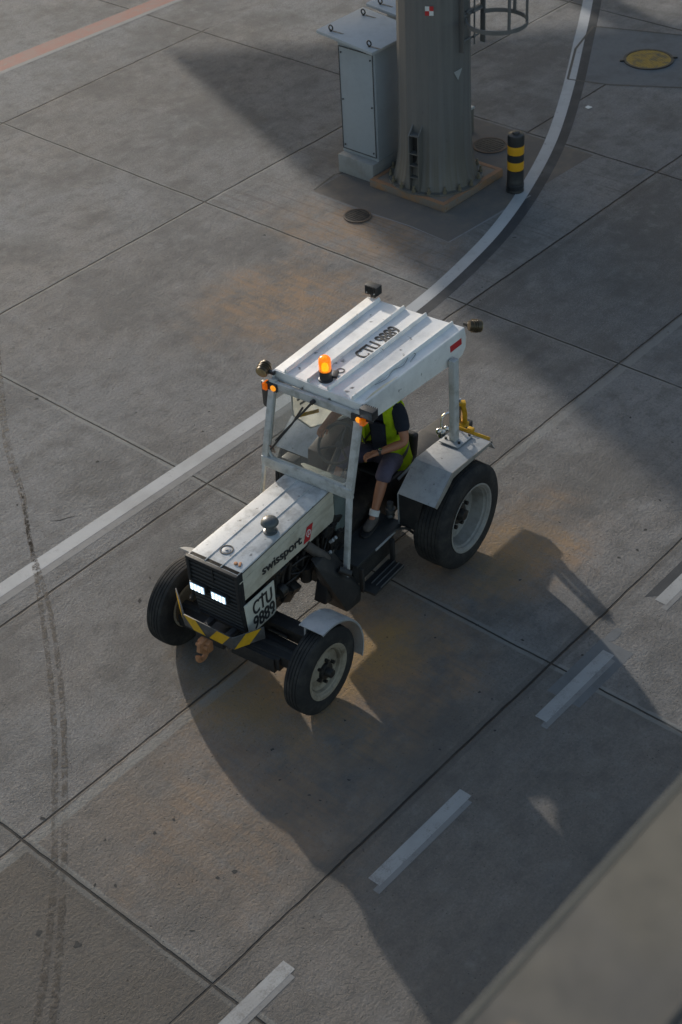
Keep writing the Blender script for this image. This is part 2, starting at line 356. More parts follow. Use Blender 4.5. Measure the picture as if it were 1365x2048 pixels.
def amber(name, col=(.95, .26, .005), emit=0.):
    g = NG(name); n = g.noise(40, 2)
    g.b.inputs['Transmission Weight'].default_value = .35
    g._in(g.b.inputs['Emission Color'], col); g.b.inputs['Emission Strength'].default_value = emit
    return g.out(g.mix(n, col, (col[0], col[1] * .7, col[2])), .18)
M_amber = amber('amber_beacon_lens', (.95, .27, .005), .35)
M_amber2 = amber('amber_lamp_lens', (.90, .22, .004), .12)
def emis(name, col, s):
    g = NG(name); g._in(g.b.inputs['Emission Color'], col); g.b.inputs['Emission Strength'].default_value = s; return g.out(col, .3)
M_led = emis('lit_led', (.80, .93, 1.0), 1.6)
M_lamp_lens = worn('brown_lamp_glass', (.35, .27, .14), (.15, .11, .06), .6, 25, .12, .3, .1)
M_mirror = worn('dark_mirror', (.10, .11, .12), (.06, .06, .07), .3, 10, .15, .5, .01)

# ------------------------------------------------------------------ ground and markings
def sheet(name, poly, z, m, kind='structure'):
    b = MB(); t = bmesh.new(); t.faces.new([t.verts.new((x, y, z)) for x, y in poly]); b._merge(t)
    o = b.build(name, m, smooth=0)
    if o.data.polygons[0].normal.z < 0: o.data.flip_normals()
    o['kind'] = kind; return o
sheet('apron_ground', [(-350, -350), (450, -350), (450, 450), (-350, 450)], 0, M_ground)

def strip(name, path, width, z, m, off=0., kind='structure'):
    b = MB(); t = bmesh.new(); P = [Vector((*p, 0)) for p in path]; L, Rr = [], []
    for i, p in enumerate(P):
        d = (P[min(i + 1, len(P) - 1)] - P[max(i - 1, 0)]).normalized(); n = Vector((-d.y, d.x, 0))
        wd = width[i] if isinstance(width, list) else width
        L.append(t.verts.new(p + n * (off + wd / 2) + Vector((0, 0, z)))); Rr.append(t.verts.new(p + n * (off - wd / 2) + Vector((0, 0, z))))
    for i in range(len(P) - 1): t.faces.new((Rr[i], Rr[i + 1], L[i + 1], L[i]))
    b._merge(t); o = b.build(name, m, smooth=0); o['kind'] = kind; return o
def catmull(pts, n=8):
    P = [Vector((*p, 0)) if len(p) == 2 else Vector(p) for p in pts]; out = []
    for i in range(len(P) - 1):
        p0, p1, p2, p3 = P[max(i - 1, 0)], P[i], P[i + 1], P[min(i + 2, len(P) - 1)]
        for k in range(n):
            t = k / n
            out.append(.5 * ((2 * p1) + (p2 - p0) * t + (2 * p0 - 5 * p1 + 4 * p2 - p3) * t * t + (3 * p1 - p0 - 3 * p2 + p3) * t ** 3))
    out.append(P[-1]); return out
edge = [(-40, 9.9), (2, 9.91), (4, 9.91), (5.83, 9.91), (7.56, 9.90), (9.4, 9.89), (11.2, 9.92), (12.2, 9.98), (13.05, 10.10), (13.96, 10.29), (15.01, 10.62), (16.3, 11.14), (17.72, 11.86), (19.28, 12.73), (20.68, 13.52), (26, 16.6), (40, 25)]
edge_c = [(p.x, p.y) for p in catmull(edge, 10)]
strip('white_edge_line', edge_c, .155, .002, M_wline)
strip('black_line_border', [p for p in edge_c if p[0] > 10.9], .15, .001, M_black, off=-.135)
strip('faded_line_border', [p for p in edge_c if p[0] < 11.0], .10, .001, M_old, off=-.115)
for i, (x0, x1) in enumerate(((.6, 1.75), (2.84, 3.99), (4.54, 4.58), (5.49, 6.60), (7.60, 8.59), (9.40, 10.5), (11.6, 12.7), (13.8, 14.9))):
    if i == 2: continue
    if i == 1: x0, x1 = 3.42, 4.56
    o = sheet('lane_dash', [(x0, 5.045), (x1, 5.045), (x1, 5.158), (x0, 5.158)], .0024, M_wline2)
    o2 = sheet('old_lane_dash', [(x0 - .06, 5.00), (x1 - .05, 5.00), (x1 - .05, 5.062), (x0 - .06, 5.062)], .0016, M_old)
    if x0 > 7: sheet('lane_dash_blackout', [(x0 + .3, 4.93), (x1 + .12, 4.93), (x1 + .12, 5.25), (x0 + (.3 if x0 < 9 else -.03), 5.25)], .0008, M_black if x0 > 9 else M_patch2)
strip('red_apron_line', [(-40, 19.36), (13.6, 19.38), (17, 19.2), (40, 19.0)], .34, .001, M_red)
strip('white_apron_line', [(-40, 19.12), (13.5, 19.16), (17, 19.0), (40, 18.8)], .10, .002, M_old)
sheet('concrete_patch', [(13.36, 10.56), (16.28, 10.45), (16.28, 12.78), (13.40, 12.78)], .0004, M_patch)
sheet('manhole_concrete_patch', [(18.05, 12.08), (18.22, 11.50), (18.72, 10.58), (20.5, 10.9), (20.3, 11.57), (19.85, 12.86)], .0004, M_patch2)
for path in ([(18.05, 12.08), (18.22, 11.50), (18.72, 10.58), (19.4, 9.2)], [(19.85, 12.86), (20.3, 11.57), (21.0, 9.6)], [(18.05, 12.08), (19.0, 12.6), (19.85, 12.86)]):
    strip('slab_joint', path, .035, .003, M_blackm)
strip('patch_joint', [(13.36, 12.78), (13.36, 11.9), (13.40, 11.2), (13.36, 10.56), (14.9, 10.46)], .022, .0012, M_old)
strip('slab_crack', [(13.42, 12.79), (13.9, 12.86), (14.0, 12.80)], .03, .0018, M_blackm)

# wet tyre stains: edges broken up by noise
def stain_mat():
    g = NG('tyre_stain'); t = g.t
    tr = t.nodes.new('ShaderNodeBsdfTransparent'); mixs = t.nodes.new('ShaderNodeMixShader')
    a = g.math('MULTIPLY', g.ramp(g.noise(17, 5, .75), .40, .60), g.ramp(g.noise(1.6, 3, .6), .34, .54, .15, .78))
    g.link(a, mixs.inputs[0]); g.link(tr.outputs[0], mixs.inputs[1]); g.link(g.b.outputs[0], mixs.inputs[2]); g.link(mixs.outputs[0], t.nodes['Material Output'].inputs[0])
    return g.out((.055, .047, .040), .7, 0, .3)
M_stain = stain_mat()
for pts in ([(9.6, 14.6), (7.586, 11.957), (6.882, 10.794), (6.016, 9.515), (5.246, 8.45), (4.525, 7.586), (3.87, 6.857), (3.128, 6.157), (2.2, 5.4)],
            [(9.7, 14.7), (7.70, 12.05), (6.93, 10.83), (6.52, 10.254), (5.983, 9.338), (5.298, 8.383), (4.575, 7.524), (3.917, 6.799), (3.194, 6.075), (2.3, 5.3)]):
    c_ = [(p.x, p.y) for p in catmull(pts, 10)]
    strip('tyre_stain_track', c_, [.034 + .022 * (1 - min(1, max(0, (x - 3) / 5))) + .007 * math.sin(i * 1.7) for i, (x, y) in enumerate(c_)], .0034, M_stain)
sheet('dirt_patch', [(15.72, 8.53), (15.9, 8.30), (15.75, 8.05), (15.45, 8.1), (15.42, 8.32), (15.6, 8.5)], .0012, M_patch2)
M_pit = worn('black_pit', (.05, .049, .047), (.09, .087, .083), .6, 30, .95, 0, .3, spec=.1)
rp = random.Random(11)
for (x, y, r) in ((7.9, 12.3, .021), (8.13, 12.04, .034), (7.76, 10.67, .025), (9.07, 10.38, .021), (8.78, 10.18, .021), (8.81, 10.33, .013), (6.57, 8.78, .034), (3.61, 6.71, .038), (3.72, 6.41, .038), (4.34, 7.52, .034), (4.5, 6.97, .021), (4.98, 6.7, .021), (4.79, 6.72, .021), (4.91, 5.98, .025), (4.79, 6.04, .021), (4.33, 5.85, .025), (4.16, 6.71, .021), (4.26, 6.59, .021), (11.6, 6.84, .021), (11.49, 6.28, .021), (12.76, 9.6, .017), (15.49, 10.7, .025), (14.39, 10.41, .021), (13.92, 9.99, .029), (12.52, 9.45, .017), (8.43, 5.26, .017), (8.89, 6.25, .017), (8.27, 5.77, .021), (8.18, 6.19, .017), (7.83, 6.38, .017), (8.0, 6.63, .017), (7.54, 5.68, .017), (7.54, 5.55, .013), (7.27, 5.32, .017), (6.83, 5.54, .017), (6.6, 6.35, .017), (9.78, 6.44, .017), (10.17, 5.75, .021), (9.88, 5.65, .025), (9.69, 5.72, .021), (6.85, 8.94, .021), (6.5, 10.23, .025), (6.8, 10.77, .025), (5.99, 6.6, .021), (5.82, 6.04, .017), (5.83, 5.94, .013), (6.13, 5.9, .017), (5.79, 6.33, .021), (12.18, 12.5, .025), (10.63, 5.88, .017)):
    a0 = rp.random() * 3; e_ = .5 + rp.random() * .6
    pts = []
    for k in range(11):
        a = 2 * math.pi * k / 11; rr = r * .62 * (.6 + .8 * rp.random()); u, v = rr * math.cos(a) * 1.25, rr * math.sin(a) * e_
        pts.append((x + u * math.cos(a0) - v * math.sin(a0), y + u * math.sin(a0) + v * math.cos(a0)))
    sheet('concrete_pit', pts, .0012, M_pit)
for path in ([(4.23, 5.15), (4.31, 5.17), (4.37, 5.16)], [(6.83, 10.32), (6.9, 10.25), (6.97, 10.22), (7.04, 10.18)]):
    strip('concrete_crack', path, [.004] + [.013] * (len(path) - 2) + [.003], .0014, M_pit)
for (x, y, rx, ry) in ((8.80, 5.19, .10, .055), (16.21, 9.69, .12, .05)):
    sheet('oil_spot', [(x + rx * math.cos(a) * (1 + .15 * math.sin(3 * a)), y + ry * math.sin(a) * (1 + .2 * math.cos(2 * a))) for a in [k * .35 for k in range(18)]], .0012, M_patch2)
# small stray lumps of dirt lying on the apron
lit = sheet('paper_scrap', [(17.38, 11.28), (17.46, 11.26), (17.47, 11.34), (17.40, 11.35)], .012, M_whitep, None)
tag(lit, 'small scrap of white paper lying on the dark apron beside the curved line', 'litter')

# ------------------------------------------------------------------ manholes
M_mhrim = worn('rusty_manhole_rim', (.11, .075, .055), (.06, .055, .05), .6, 14, .8, 0, .2)
def manhole(x, y, r, m, label, yellow=False):
    t = thing('manhole_cover', label, 'manhole', (x, y, 0))
    b = MB(); b.lathe([(r * 1.0, .004), (r * 1.0, .016), (r * .90, .016), (r * .90, .004)], closed=True); b.build('rim', M_mhrim if not yellow else M_oily, t)
    b = MB(); b.cyl((0, 0, .003), (0, 0, .012), r * .885, seg=48)
    if yellow:
        k = int(r / .045)
        for i in range(-k, k + 1):
            for j in range(-k, k + 1):
                px, py = i * .045 + (.0225 if j % 2 else 0), j * .04
                if math.hypot(px, py) < r * .83: b.box((px, py, .0135), (.026, .02, .004), (0, 0, .6 if (i + j) % 2 else -.6), .001, seg=1)
        for s_ in (-1, 1): b.box((s_ * r * .72, -s_ * r * .78, .012), (.07, .035, .02), (0, 0, -.8), .004, mat=1)
    else:
        for i in range(-3, 4):
            L = 2 * math.sqrt(max(.001, (.8 * r) ** 2 - (i * r * .21) ** 2))
            b.box((i * r * .21, 0, .014), (r * .10, L, .006), (0, 0, 0), .001, seg=1)
    b.build('lid', [m, M_oily], t); return t
M_mhy = worn('worn_yellow_iron', (.32, .20, .025), (.075, .07, .06), .95, 7, .6, .1, .2, spots=1.2, spotcol=(.07, .07, .07))
manhole(13.21, 11.88, .175, M_oily, 'round iron drain cover on rusty stained concrete in front of the cabinet')
manhole(15.72, 11.71, .23, M_oily, 'dark round iron drain cover behind the striped bollard')
manhole(19.26, 11.51, .36, M_mhy, 'worn yellow manhole cover at the top right on bluish concrete', True)

# ------------------------------------------------------------------ bollard
bo = thing('bollard', 'black plastic bollard with two yellow reflective bands beside the curved white line', 'bollard', (14.90, 10.70, 0))
b = MB(); b.lathe([(0, 0), (.112, 0), (.113, .02), (.108, .03), (.108, .05), (.111, .055), (.111, .10), (.107, .105), (.107, .15), (.104, .155), (.104, .30), (.101, .302), (.101, .42), (.105, .424), (.105, .51), (.101, .512), (.101, .63), (.105, .634), (.105, .74), (.098, .765), (.05, .775), (.045, .795), (.03, .80), (0, .80)], seg=48)
b.build('post', M_black_pl, bo)
M_refl = worn('yellow_reflective_band', (.72, .36, .015), (.55, .26, .02), .3, 20, .35, 0, .03)
for z0, z1 in ((.306, .418), (.516, .628)):
    b = MB(); b.lathe([(.1035, z0), (.1045, z0 + .004), (.1045, z1 - .004), (.1035, z1)], seg=48); b.build('reflective_band', M_refl, bo)

# ------------------------------------------------------------------ mast
def pole_mat():
    g = NG('weathered_galvanised_steel'); X, Y, Z = g.sep()
    ang = g.math('ARCTAN2', Y, X)
    cv = g.t.nodes.new('ShaderNodeCombineXYZ'); g.link(g.math('MULTIPLY', ang, 6), cv.inputs[0]); g.link(g.math('MULTIPLY', Z, .35), cv.inputs[1])
    st = g.noise(1.4, 5, .65, cv.outputs[0]); n = g.noise(4, 5, .6); n2 = g.noise(22, 4, .7)
    c = g.mix(g.ramp(st, .3, .8), (.178, .176, .174), (.132, .129, .126))
    c = g.mix(g.math('MULTIPLY', g.ramp(n, .4, .75), .5), c, (.19, .185, .175))
    c = g.mix(g.math('MULTIPLY', g.math('MULTIPLY', g.ramp(Z, 1.3, .1), g.ramp(st, .3, .6)), .55), c, (.135, .115, .08))
    c = g.mix(g.math('MULTIPLY', g.ramp(n2, .62, .75), .4), c, (.06, .055, .05))
    g.bump(g.math('ADD', n, g.math('MULTIPLY', n2, .4)), .12, .01)
    return g.out(c, .55, .3)
M_pole = pole_mat()
PX, PY = 14.50, 11.66
mast = thing('lighting_mast', 'thick weathered steel mast rising from a bolted square base slab', 'mast', (PX, PY, 0))
b = MB(); NS = 18; prof = [(.545, .125), (.50, .28), (.468, .50), (.455, .9), (.43, 4), (.37, 11), (.33, 17)]
t = bmesh.new(); rings = [[t.verts.new((r * math.cos(2 * math.pi * (k + .5) / NS), r * math.sin(2 * math.pi * (k + .5) / NS), z)) for k in range(NS)] for r, z in prof]
for a_, b_ in zip(rings, rings[1:]):
    for k in range(NS): t.faces.new((a_[k], a_[(k + 1) % NS], b_[(k + 1) % NS], b_[k]))
t.faces.new(rings[-1]); b._merge(t); b.build('shaft', M_pole, mast, smooth=10)
b = MB(); b.lathe([(.44, .10), (.605, .10), (.605, .125), (.44, .125)], closed=True, seg=48)
b.build('base_flange', M_pole, mast)
M_bolt = worn('rusty_bolt', (.20, .175, .12), (.12, .08, .045), .6, 30, .6, .3, .1)
for k in range(18):
    a = 2 * math.pi * (k + .5) / 18; x, y = .572 * math.cos(a), .572 * math.sin(a)
    b = MB(); b.cyl((x, y, .125), (x, y, .205), .014, seg=10); b.cyl((x, y, .125), (x, y, .16), .027, seg=6); b.build('anchor_bolt', M_bolt, mast)
b = MB(); b.box((14.515 - PX, 11.66 - PY, .05), (1.21, 1.22, .10), (0, 0, 0), .012)
b.build('base_slab', worn('rusty_edged_slab', (.19, .16, .135), (.30, .165, .08), .95, 4, .8, .1, .15, spots=.3, spotcol=(.24, .12, .05)), mast)
# rust rim on the slab
M_slabrust = worn('rust_band', (.34, .17, .085), (.18, .12, .09), .5, 6, .8, 0, .2)
for s_ in (-1, 1):
    b = MB(); b.box((.015 + s_ * .575, 0, .1015), (.06, 1.20, .005), bev=0); b.build('slab_edge', M_slabrust, mast)
    b = MB(); b.box((.015, s_ * .575, .1018), (1.09, .06, .004), bev=0); b.build('slab_edge', M_slabrust, mast)
# access channel at the foot on the cabinet side (left)
ca = math.atan2(.12, -.99); ux = Vector((-.985, -.17, 0)).normalized(); uy = Vector((-ux.y, ux.x, 0))
b = MB()
def pp(r, s_, z): return ux * r + uy * s_ + Vector((0, 0, z))
for s_ in (-.065, .065): b.prism([pp(.42, s_ - .006, .12), pp(.56, s_ - .006, .12), pp(.56, s_ - .006, .86), pp(.43, s_ - .006, .98)], uy * .012)
for z in (.30, .46, .62, .86): b.prism([pp(.42, -.06, z), pp(.555, -.06, z), pp(.555, .06, z), pp(.42, .06, z)], (0, 0, .012))
b.prism([pp(.42, -.06, .97), pp(.44, -.06, .985), pp(.44, .06, .985), pp(.42, .06, .97)], (0, 0, .012))
b.build('cable_channel', M_pole, mast)
b = MB(); b.prism([pp(.462, -.058, .13), pp(.466, -.058, .13), pp(.466, .058, .13), pp(.462, .058, .13)], (0, 0, .73)); b.build('channel_opening', M_blackm, mast)
# stickers
def onpole(ang, z, r=.447): return Vector((r * math.cos(ang), r * math.sin(ang), z))
def sticker(name, ang, z, poly, m):
    tx = Vector((-math.sin(ang), math.cos(ang), 0)); nn = Vector((math.cos(ang), math.sin(ang), 0)); rr = .4585 - .0085 * z / 4 * 2.0
    return MB().prism([nn * rr + tx * px + Vector((0, 0, z + pz)) for px, pz in poly], nn * .004).build(name, m, mast, smooth=0)
A1 = R_(213)
for i, (px, pz, m) in enumerate(((.05, 0, M_redp), (0, 0, M_whitep), (.05, -.055, M_whitep), (0, -.055, M_redp))):
    sticker('marker_square', A1, 2.42, [(px - .05, pz), (px, pz), (px, pz + .055), (px - .05, pz + .055)], m)
sticker('triangle_sticker', R_(258), 1.58, [(-.065, .055), (.065, .075), (.0, -.06)], worn('grey_sticker', (.33, .34, .34), (.24, .24, .24), .4, 20, .5))
# ladder with safety hoop
LX, LY = 14.655 - PX, 11.19 - PY
b = MB(); b.box((LX + .205, LY, 6.9), (.016, .07, 10.1)); b.box((LX - .205, LY, 6.9), (.016, .07, 10.1)); b.build('ladder_rail', M_pole, mast)
b = MB()
for k in range(30):
    b = MB(); b.cyl((LX - .2, LY, 1.98 + k * .30), (LX + .2, LY, 1.98 + k * .30), .014, seg=10); b.build('ladder_rung', M_pole, mast)
b = MB(); b.cyl((LX, LY - .03, 1.9), (LX, LY - .03, 11.5), .011, seg=8)
for k in range(20): b.sphere((LX, LY - .03, 2.0 + k * .3), .02, seg=8)
b.build('fall_arrest_rail', M_pole, mast)
for k in range(8):
    z = 2.25 + k * 1.0; pts = []
    for a in range(0, 25):
        th = R_(62 - a * (304 / 24.))
        pts.append((LX + .03 + .37 * math.sin(-th + math.pi * 0) * -1 if False else LX + .36 * math.cos(R_(90) - R_(180) * 0 + R_(28 + a * (304 / 24.))), LY - .36 + .36 * math.sin(R_(90) + R_(28 + a * (304 / 24.))), z))
    b = MB(); tt = bmesh.new(); prev = None
    for p in pts:
        c0 = Vector(p); inn = (Vector((LX, LY - .36, z)) - c0).normalized() * .008
        ring = [tt.verts.new(c0 + inn + Vector((0, 0, s_ * .025))) for s_ in (-1, 1)] + [tt.verts.new(c0 - inn + Vector((0, 0, s_ * .025))) for s_ in (1, -1)]
        if prev:
            for i in range(4): tt.faces.new((prev[i], prev[(i + 1) % 4], ring[(i + 1) % 4], ring[i]))
        prev = ring
    bmesh.ops.recalc_face_normals(tt, faces=tt.faces); b._merge(tt); b.build('safety_hoop', M_pole, mast)
b = MB()
for a in (150, 210, 270, 330, 30):
    th = R_(90 + a)
    if a in (30, 330): continue
    b = MB(); b.box((LX + .35 * math.cos(th), LY - .36 + .35 * math.sin(th), 6.0), (.03, .03, 7.5), (0, 0, th), .002); b.build('cage_bar', M_pole, mast)
for z in (2.3, 4.3, 6.3):
    b = MB(); b.box((LX, LY + .03, z), (.40, .05, .03)); b.box((LX - .1, LY + .08, z), (.03, .22, .03)); b.build('ladder_bracket', M_pole, mast)
# lamps at the top (out of frame in the photo)
b = MB()
for k in range(4):
    a = math.pi / 2 * k; b = MB(); b.box((.5 * math.cos(a), .5 * math.sin(a), 16.9), (.5, .4, .2), (0, .3, a), .03); b.build('floodlight', M_blackm, mast)

sp_ = thing('service_post', 'short grey steel post behind the right side of the mast', 'post', (15.90, 12.17, 0))
b = MB(); b.box((0, 0, .17), (.07, .06, .34), bev=.008); b.build('post', M_pole, sp_)
b = MB(); b.box((0, 0, .355), (.085, .075, .03), bev=.006); b.build('cap', M_frame, sp_)

# ------------------------------------------------------------------ cabinets
M_cab = worn('grey_cabinet_paint', (.33, .36, .385), (.25, .27, .29), .45, 3, .45, 0, .02)
M_lid = worn('pale_grey_lid', (.42, .44, .455), (.30, .31, .32), .45, 3, .5, 0, .03)
M_plinth = worn('concrete_plinth', (.30, .30, .29), (.20, .18, .16), .5, 4, .9, 0, .15, spec=.2)
def cabinet(x, y, label):
    c = thing('electrical_cabinet', label, 'cabinet', (x, y, 0), 0, 'electrical cabinets beside the mast')
    # local origin at the front (-x) right (-y) foot; body .62 wide in y, .50 deep in x
    b = MB(); b.box((.31, .295, .125), (.62, .59, .25), bev=.012); b.build('plinth', M_plinth, c)
    b = MB()
    b.hull([(.12, .0, .25), (.12, .60, .25), (.58, 0, .25), (.58, .60, .25), (.12, 0, 1.70), (.12, .60, 1.76), (.58, 0, 1.70), (.58, .60, 1.76)], .006)
    b.build('body', M_cab, c)
    b = MB(); b.box((.114, .30, .99), (.018, .56, 1.38), bev=.004); dr = b.build('door', M_cab, c)
    b = MB()
    tt = bmesh.new(); ring = []
    for yy, zz in ((.020, .30), (.58, .30), (.58, 1.68), (.020, 1.68)):
        ci, cj = (1 if yy < .3 else -1) * .010, (1 if zz < 1 else -1) * .010
        ring.append([tt.verts.new((x_, yy + a_ * ci, zz + a_ * cj)) for x_, a_ in ((.106, 0), (.101, 0), (.101, 1), (.106, 1))])
    for k in range(4):
        for q in range(4): tt.faces.new((ring[k][q], ring[k][(q + 1) % 4], ring[(k + 1) % 4][(q + 1) % 4], ring[(k + 1) % 4][q]))
    bmesh.ops.recalc_face_normals(tt, faces=tt.faces); b._merge(tt)
    b.build('door_seal', M_blackm, dr)
    for yy in (.06, .54):
        for zz in (.36, .98, 1.60):
            b = MB(); b.cyl((.106, yy, zz), (.094, yy, zz), .011, seg=10); b.build('screw', M_blackm, dr)
    b = MB(); b.hull([(.02, -.05, 1.715), (.02, .86, 1.80), (.92, -.05, 1.715), (.92, .86, 1.80), (.02, -.05, 1.755), (.02, .86, 1.84), (.92, -.05, 1.755), (.92, .86, 1.84)], .006)
    ld = b.build('lid', M_lid, c)
    for px, py in ((.12, .08), (.12, .70), (.74, .70)):
        z = 1.755 + (py + .05) * .0934; pts = [(px + .0, py + .032 * math.cos(a), z + .045 + .032 * math.sin(a)) for a in [k * math.pi / 6 for k in range(12)]]
        b = MB(); b.tube(pts, .009, 8, closed=True); b.cyl((px, py, z - .002), (px, py, z + .016), .016, seg=10); b.build('lifting_eye', M_oily, ld)
        sm = MB(); sm.prism([(px + .0, py - .02, z + .0005), (px + .03, py - .16, z - .0105), (px + .05, py - .17, z - .0113), (px + .03, py - .02, z + .0005)], (0, 0, .003)); sm.build('rust_streak', worn('rust_stain', (.20, .15, .10), (.42, .44, .455), .8, 22, .6), ld, smooth=0)
    return c
cabinet(14.00, 12.285, 'tall grey electrical cabinet with closed door nearest in front of the steel mast')
cabinet(15.02, 12.34, 'second grey cabinet mostly hidden behind the front cabinet and the mast')

# ------------------------------------------------------------------ foreground ledge of the building the picture is taken from
M_ledge = worn('dull_beige_metal', (.074, .071, .060), (.050, .051, .052), .8, 1.9, .8, 0, .05, spots=.15, spotcol=(.22, .15, .08))
ld = thing('roof_ledge', 'dull beige metal roof ledge in the near lower right corner', 'ledge', (0, -.125, 7.6))
b = MB(); b.box((1.0, -.55, -.12), (14, 2.9, .20), bev=.003); b.build('deck', M_ledge, ld)
b = MB(); b.box((1.0, .906, -.107), (14.02, .010, .176), bev=.002); b.build('edge_flashing', worn('pale_flashing', (.110, .107, .088), (.08, .078, .068), .5, 2, .4), ld)
b = MB(); b.box((1.0, .690, -.022), (14.0, .012, .012), bev=.003); b.build('standing_seam', M_ledge, ld)

# ------------------------------------------------------------------ unseen gallery toward the sun, shaped to cast the long shade over the mast
tb = thing('shade_gallery', 'long raised gallery on columns, unseen beyond the mast, shaped to shade the apron', 'building')
ed = Vector((4.8, -5.2, 0)).normalized()
tb.location = (21.0, 31.3, 0); tb.rotation_euler = (0, 0, math.atan2(ed.y, ed.x))
M_fac = worn('shade_gallery_panel', (.42, .41, .39), (.34, .33, .32), .4, .5, .6)
M_win = worn('shade_gallery_glass', (.03, .04, .05), (.05, .06, .07), .3, 1, .1)
b = MB(); b.hull([(-1.25, 2.6, 5.4), (0, 0, 5.4), (60, 0, 5.4), (60, 2.6, 5.4), (-1.25, 2.6, 12), (0, 0, 12), (60, 0, 12), (60, 2.6, 12)]); b.build('shade_gallery_wall', M_fac, tb)
b = MB(); b.box((30.2, 1.3, 12.2), (59.6, 2.9, .4), bev=.05); b.build('roof', M_galv, tb)
for z in (7.0, 9.8):
    b = MB(); b.box((30, -.02, z), (57, .12, 1.7), bev=.02); b.build('window_band', M_win, tb)
for x in (6.5, 17, 28, 40, 52):
    b = MB(); b.cyl((x, 1.3, 0), (x, 1.3, 5.4), .35, seg=24); b.build('column', M_plinth, tb)

# ------------------------------------------------------------------ tractor (local frame: -x forward, +y its left ... far side)
TO, TR = (7.803, 7.587, 0), R_(5.5)
T = thing('tractor', 'grey and white airport tow tractor with canopy roof, amber beacon and lit front lamps', 'tractor', TO, TR)
def lp(p0_, p1_, t): return tuple(a + (b_ - a) * t for a, b_ in zip(p0_, p1_))

# --- wheels
def wheel(name, x, yc, R, W, rr, side, dish, m_rim, label=None):
    """side -1: outer face toward -y"""
    h = bpy.data.objects.new(name, None); COL.objects.link(h); h.parent = T; h.location = (x, yc, R); h.empty_display_size = .1
    if label: h['label'] = label
    hw = W / 2; s = side
    prof = [(rr - .012, hw * .86), (rr + .012, hw * .93), (rr + (R - rr) * .30, hw * 1.0), (rr + (R - rr) * .62, hw * .99), (R - .035, hw * .90), (R - .012, hw * .80)]
    n = 5 if R < .45 else 7; tread = []
    for i in range(n):
        a0 = hw * .76 - (2 * hw * .76) * i / n; a1 = hw * .76 - (2 * hw * .76) * (i + 1) / n; gp = .006 if R < .45 else .008
        cr = lambda a: R - .010 * (a / hw) ** 2
        tread += [(cr(a0) - (.011 if i else .0), a0 + 0), (cr(a0 - gp), a0 - gp * .6), (cr(a1 + gp), a1 + gp * .6), (cr(a1) - (.011 if i < n - 1 else 0), a1)]
    full = [(r, a) for r, a in prof] + tread + [(r, -a) for r, a in prof[::-1]] + [(rr - .03, -hw * .8), (rr - .03, hw * .8)]
    b = MB(); b.lathe(full, axis='y', seg=96, closed=True); b.build('tyre', M_rubber, h, 28)
    o = s * hw  # outer face
    k = lambda a: s * a
    lip = [(rr - .035, k(hw * .70)), (rr - .028, k(hw * .84)), (rr - .004, k(hw * .90)), (rr + .010, k(hw * .95)), (rr + .010, k(hw * .97)), (rr - .006, k(hw * .965)), (rr - .020, k(hw * .88)), (rr - .032, k(hw * .74)),
           (rr - .045, k(hw * .66)), (rr - .055, k(hw * .30)), (rr - .06, k(hw - dish)), (rr - .09, k(hw - dish - .012)), (rr * .55, k(hw - dish - .004)), (rr * .42, k(hw - dish + .012)), (0, k(hw - dish + .012)),
           (0, k(hw - dish - .01)), (rr - .06, k(hw - dish - .03)), (rr - .06, k(-hw * .8)), (rr - .035, k(-hw * .8))]
    b = MB(); b.lathe(lip, axis='y', seg=64, closed=False)
    b.build('rim', m_rim, h, 30)
    b = MB(); y0 = k(hw - dish + .01)
    hr = rr * .26
    b.cyl((0, y0, 0), (0, y0 + k(.03), 0), hr * 1.25, hr * 1.15, 24, .004); b.cyl((0, y0 + k(.02), 0), (0, y0 + k(.085), 0), hr * .75, hr * .55, 20, .006)
    ns = 6 if R < .45 else 8
    for i in range(ns):
        a = 2 * math.pi * i / ns + .3; cx, cz = hr * 1.55 * math.cos(a), hr * 1.55 * math.sin(a)
        b.cyl((cx, y0 - k(.01), cz), (cx, y0 + k(.035), cz), .016 if R < .45 else .02, seg=6)
    b.build('hub', M_oily, h)
    if R < .45:
        b = MB()
        for a in (R_(-55), R_(125)): b.cyl((rr * .70 * math.cos(a), y0 - k(.012), rr * .70 * math.sin(a)), (rr * .70 * math.cos(a), y0 - k(.006), rr * .70 * math.sin(a)), .03, seg=16)
        b.build('hand_hole', M_blackm, h)
    return h
FX, RX = -1.245, .945
wheel('front_wheel', FX, -.835, .395, .19, .245, -1, .055, M_rim)
wheel('front_wheel', FX + .03, .65, .395, .19, .245, 1, .055, M_rim)
wheel('rear_wheel', RX, -.77, .505, .34, .325, -1, .17, M_rimw)
wheel('rear_wheel', RX, .77, .505, .34, .325, 1, .17, M_rimw)

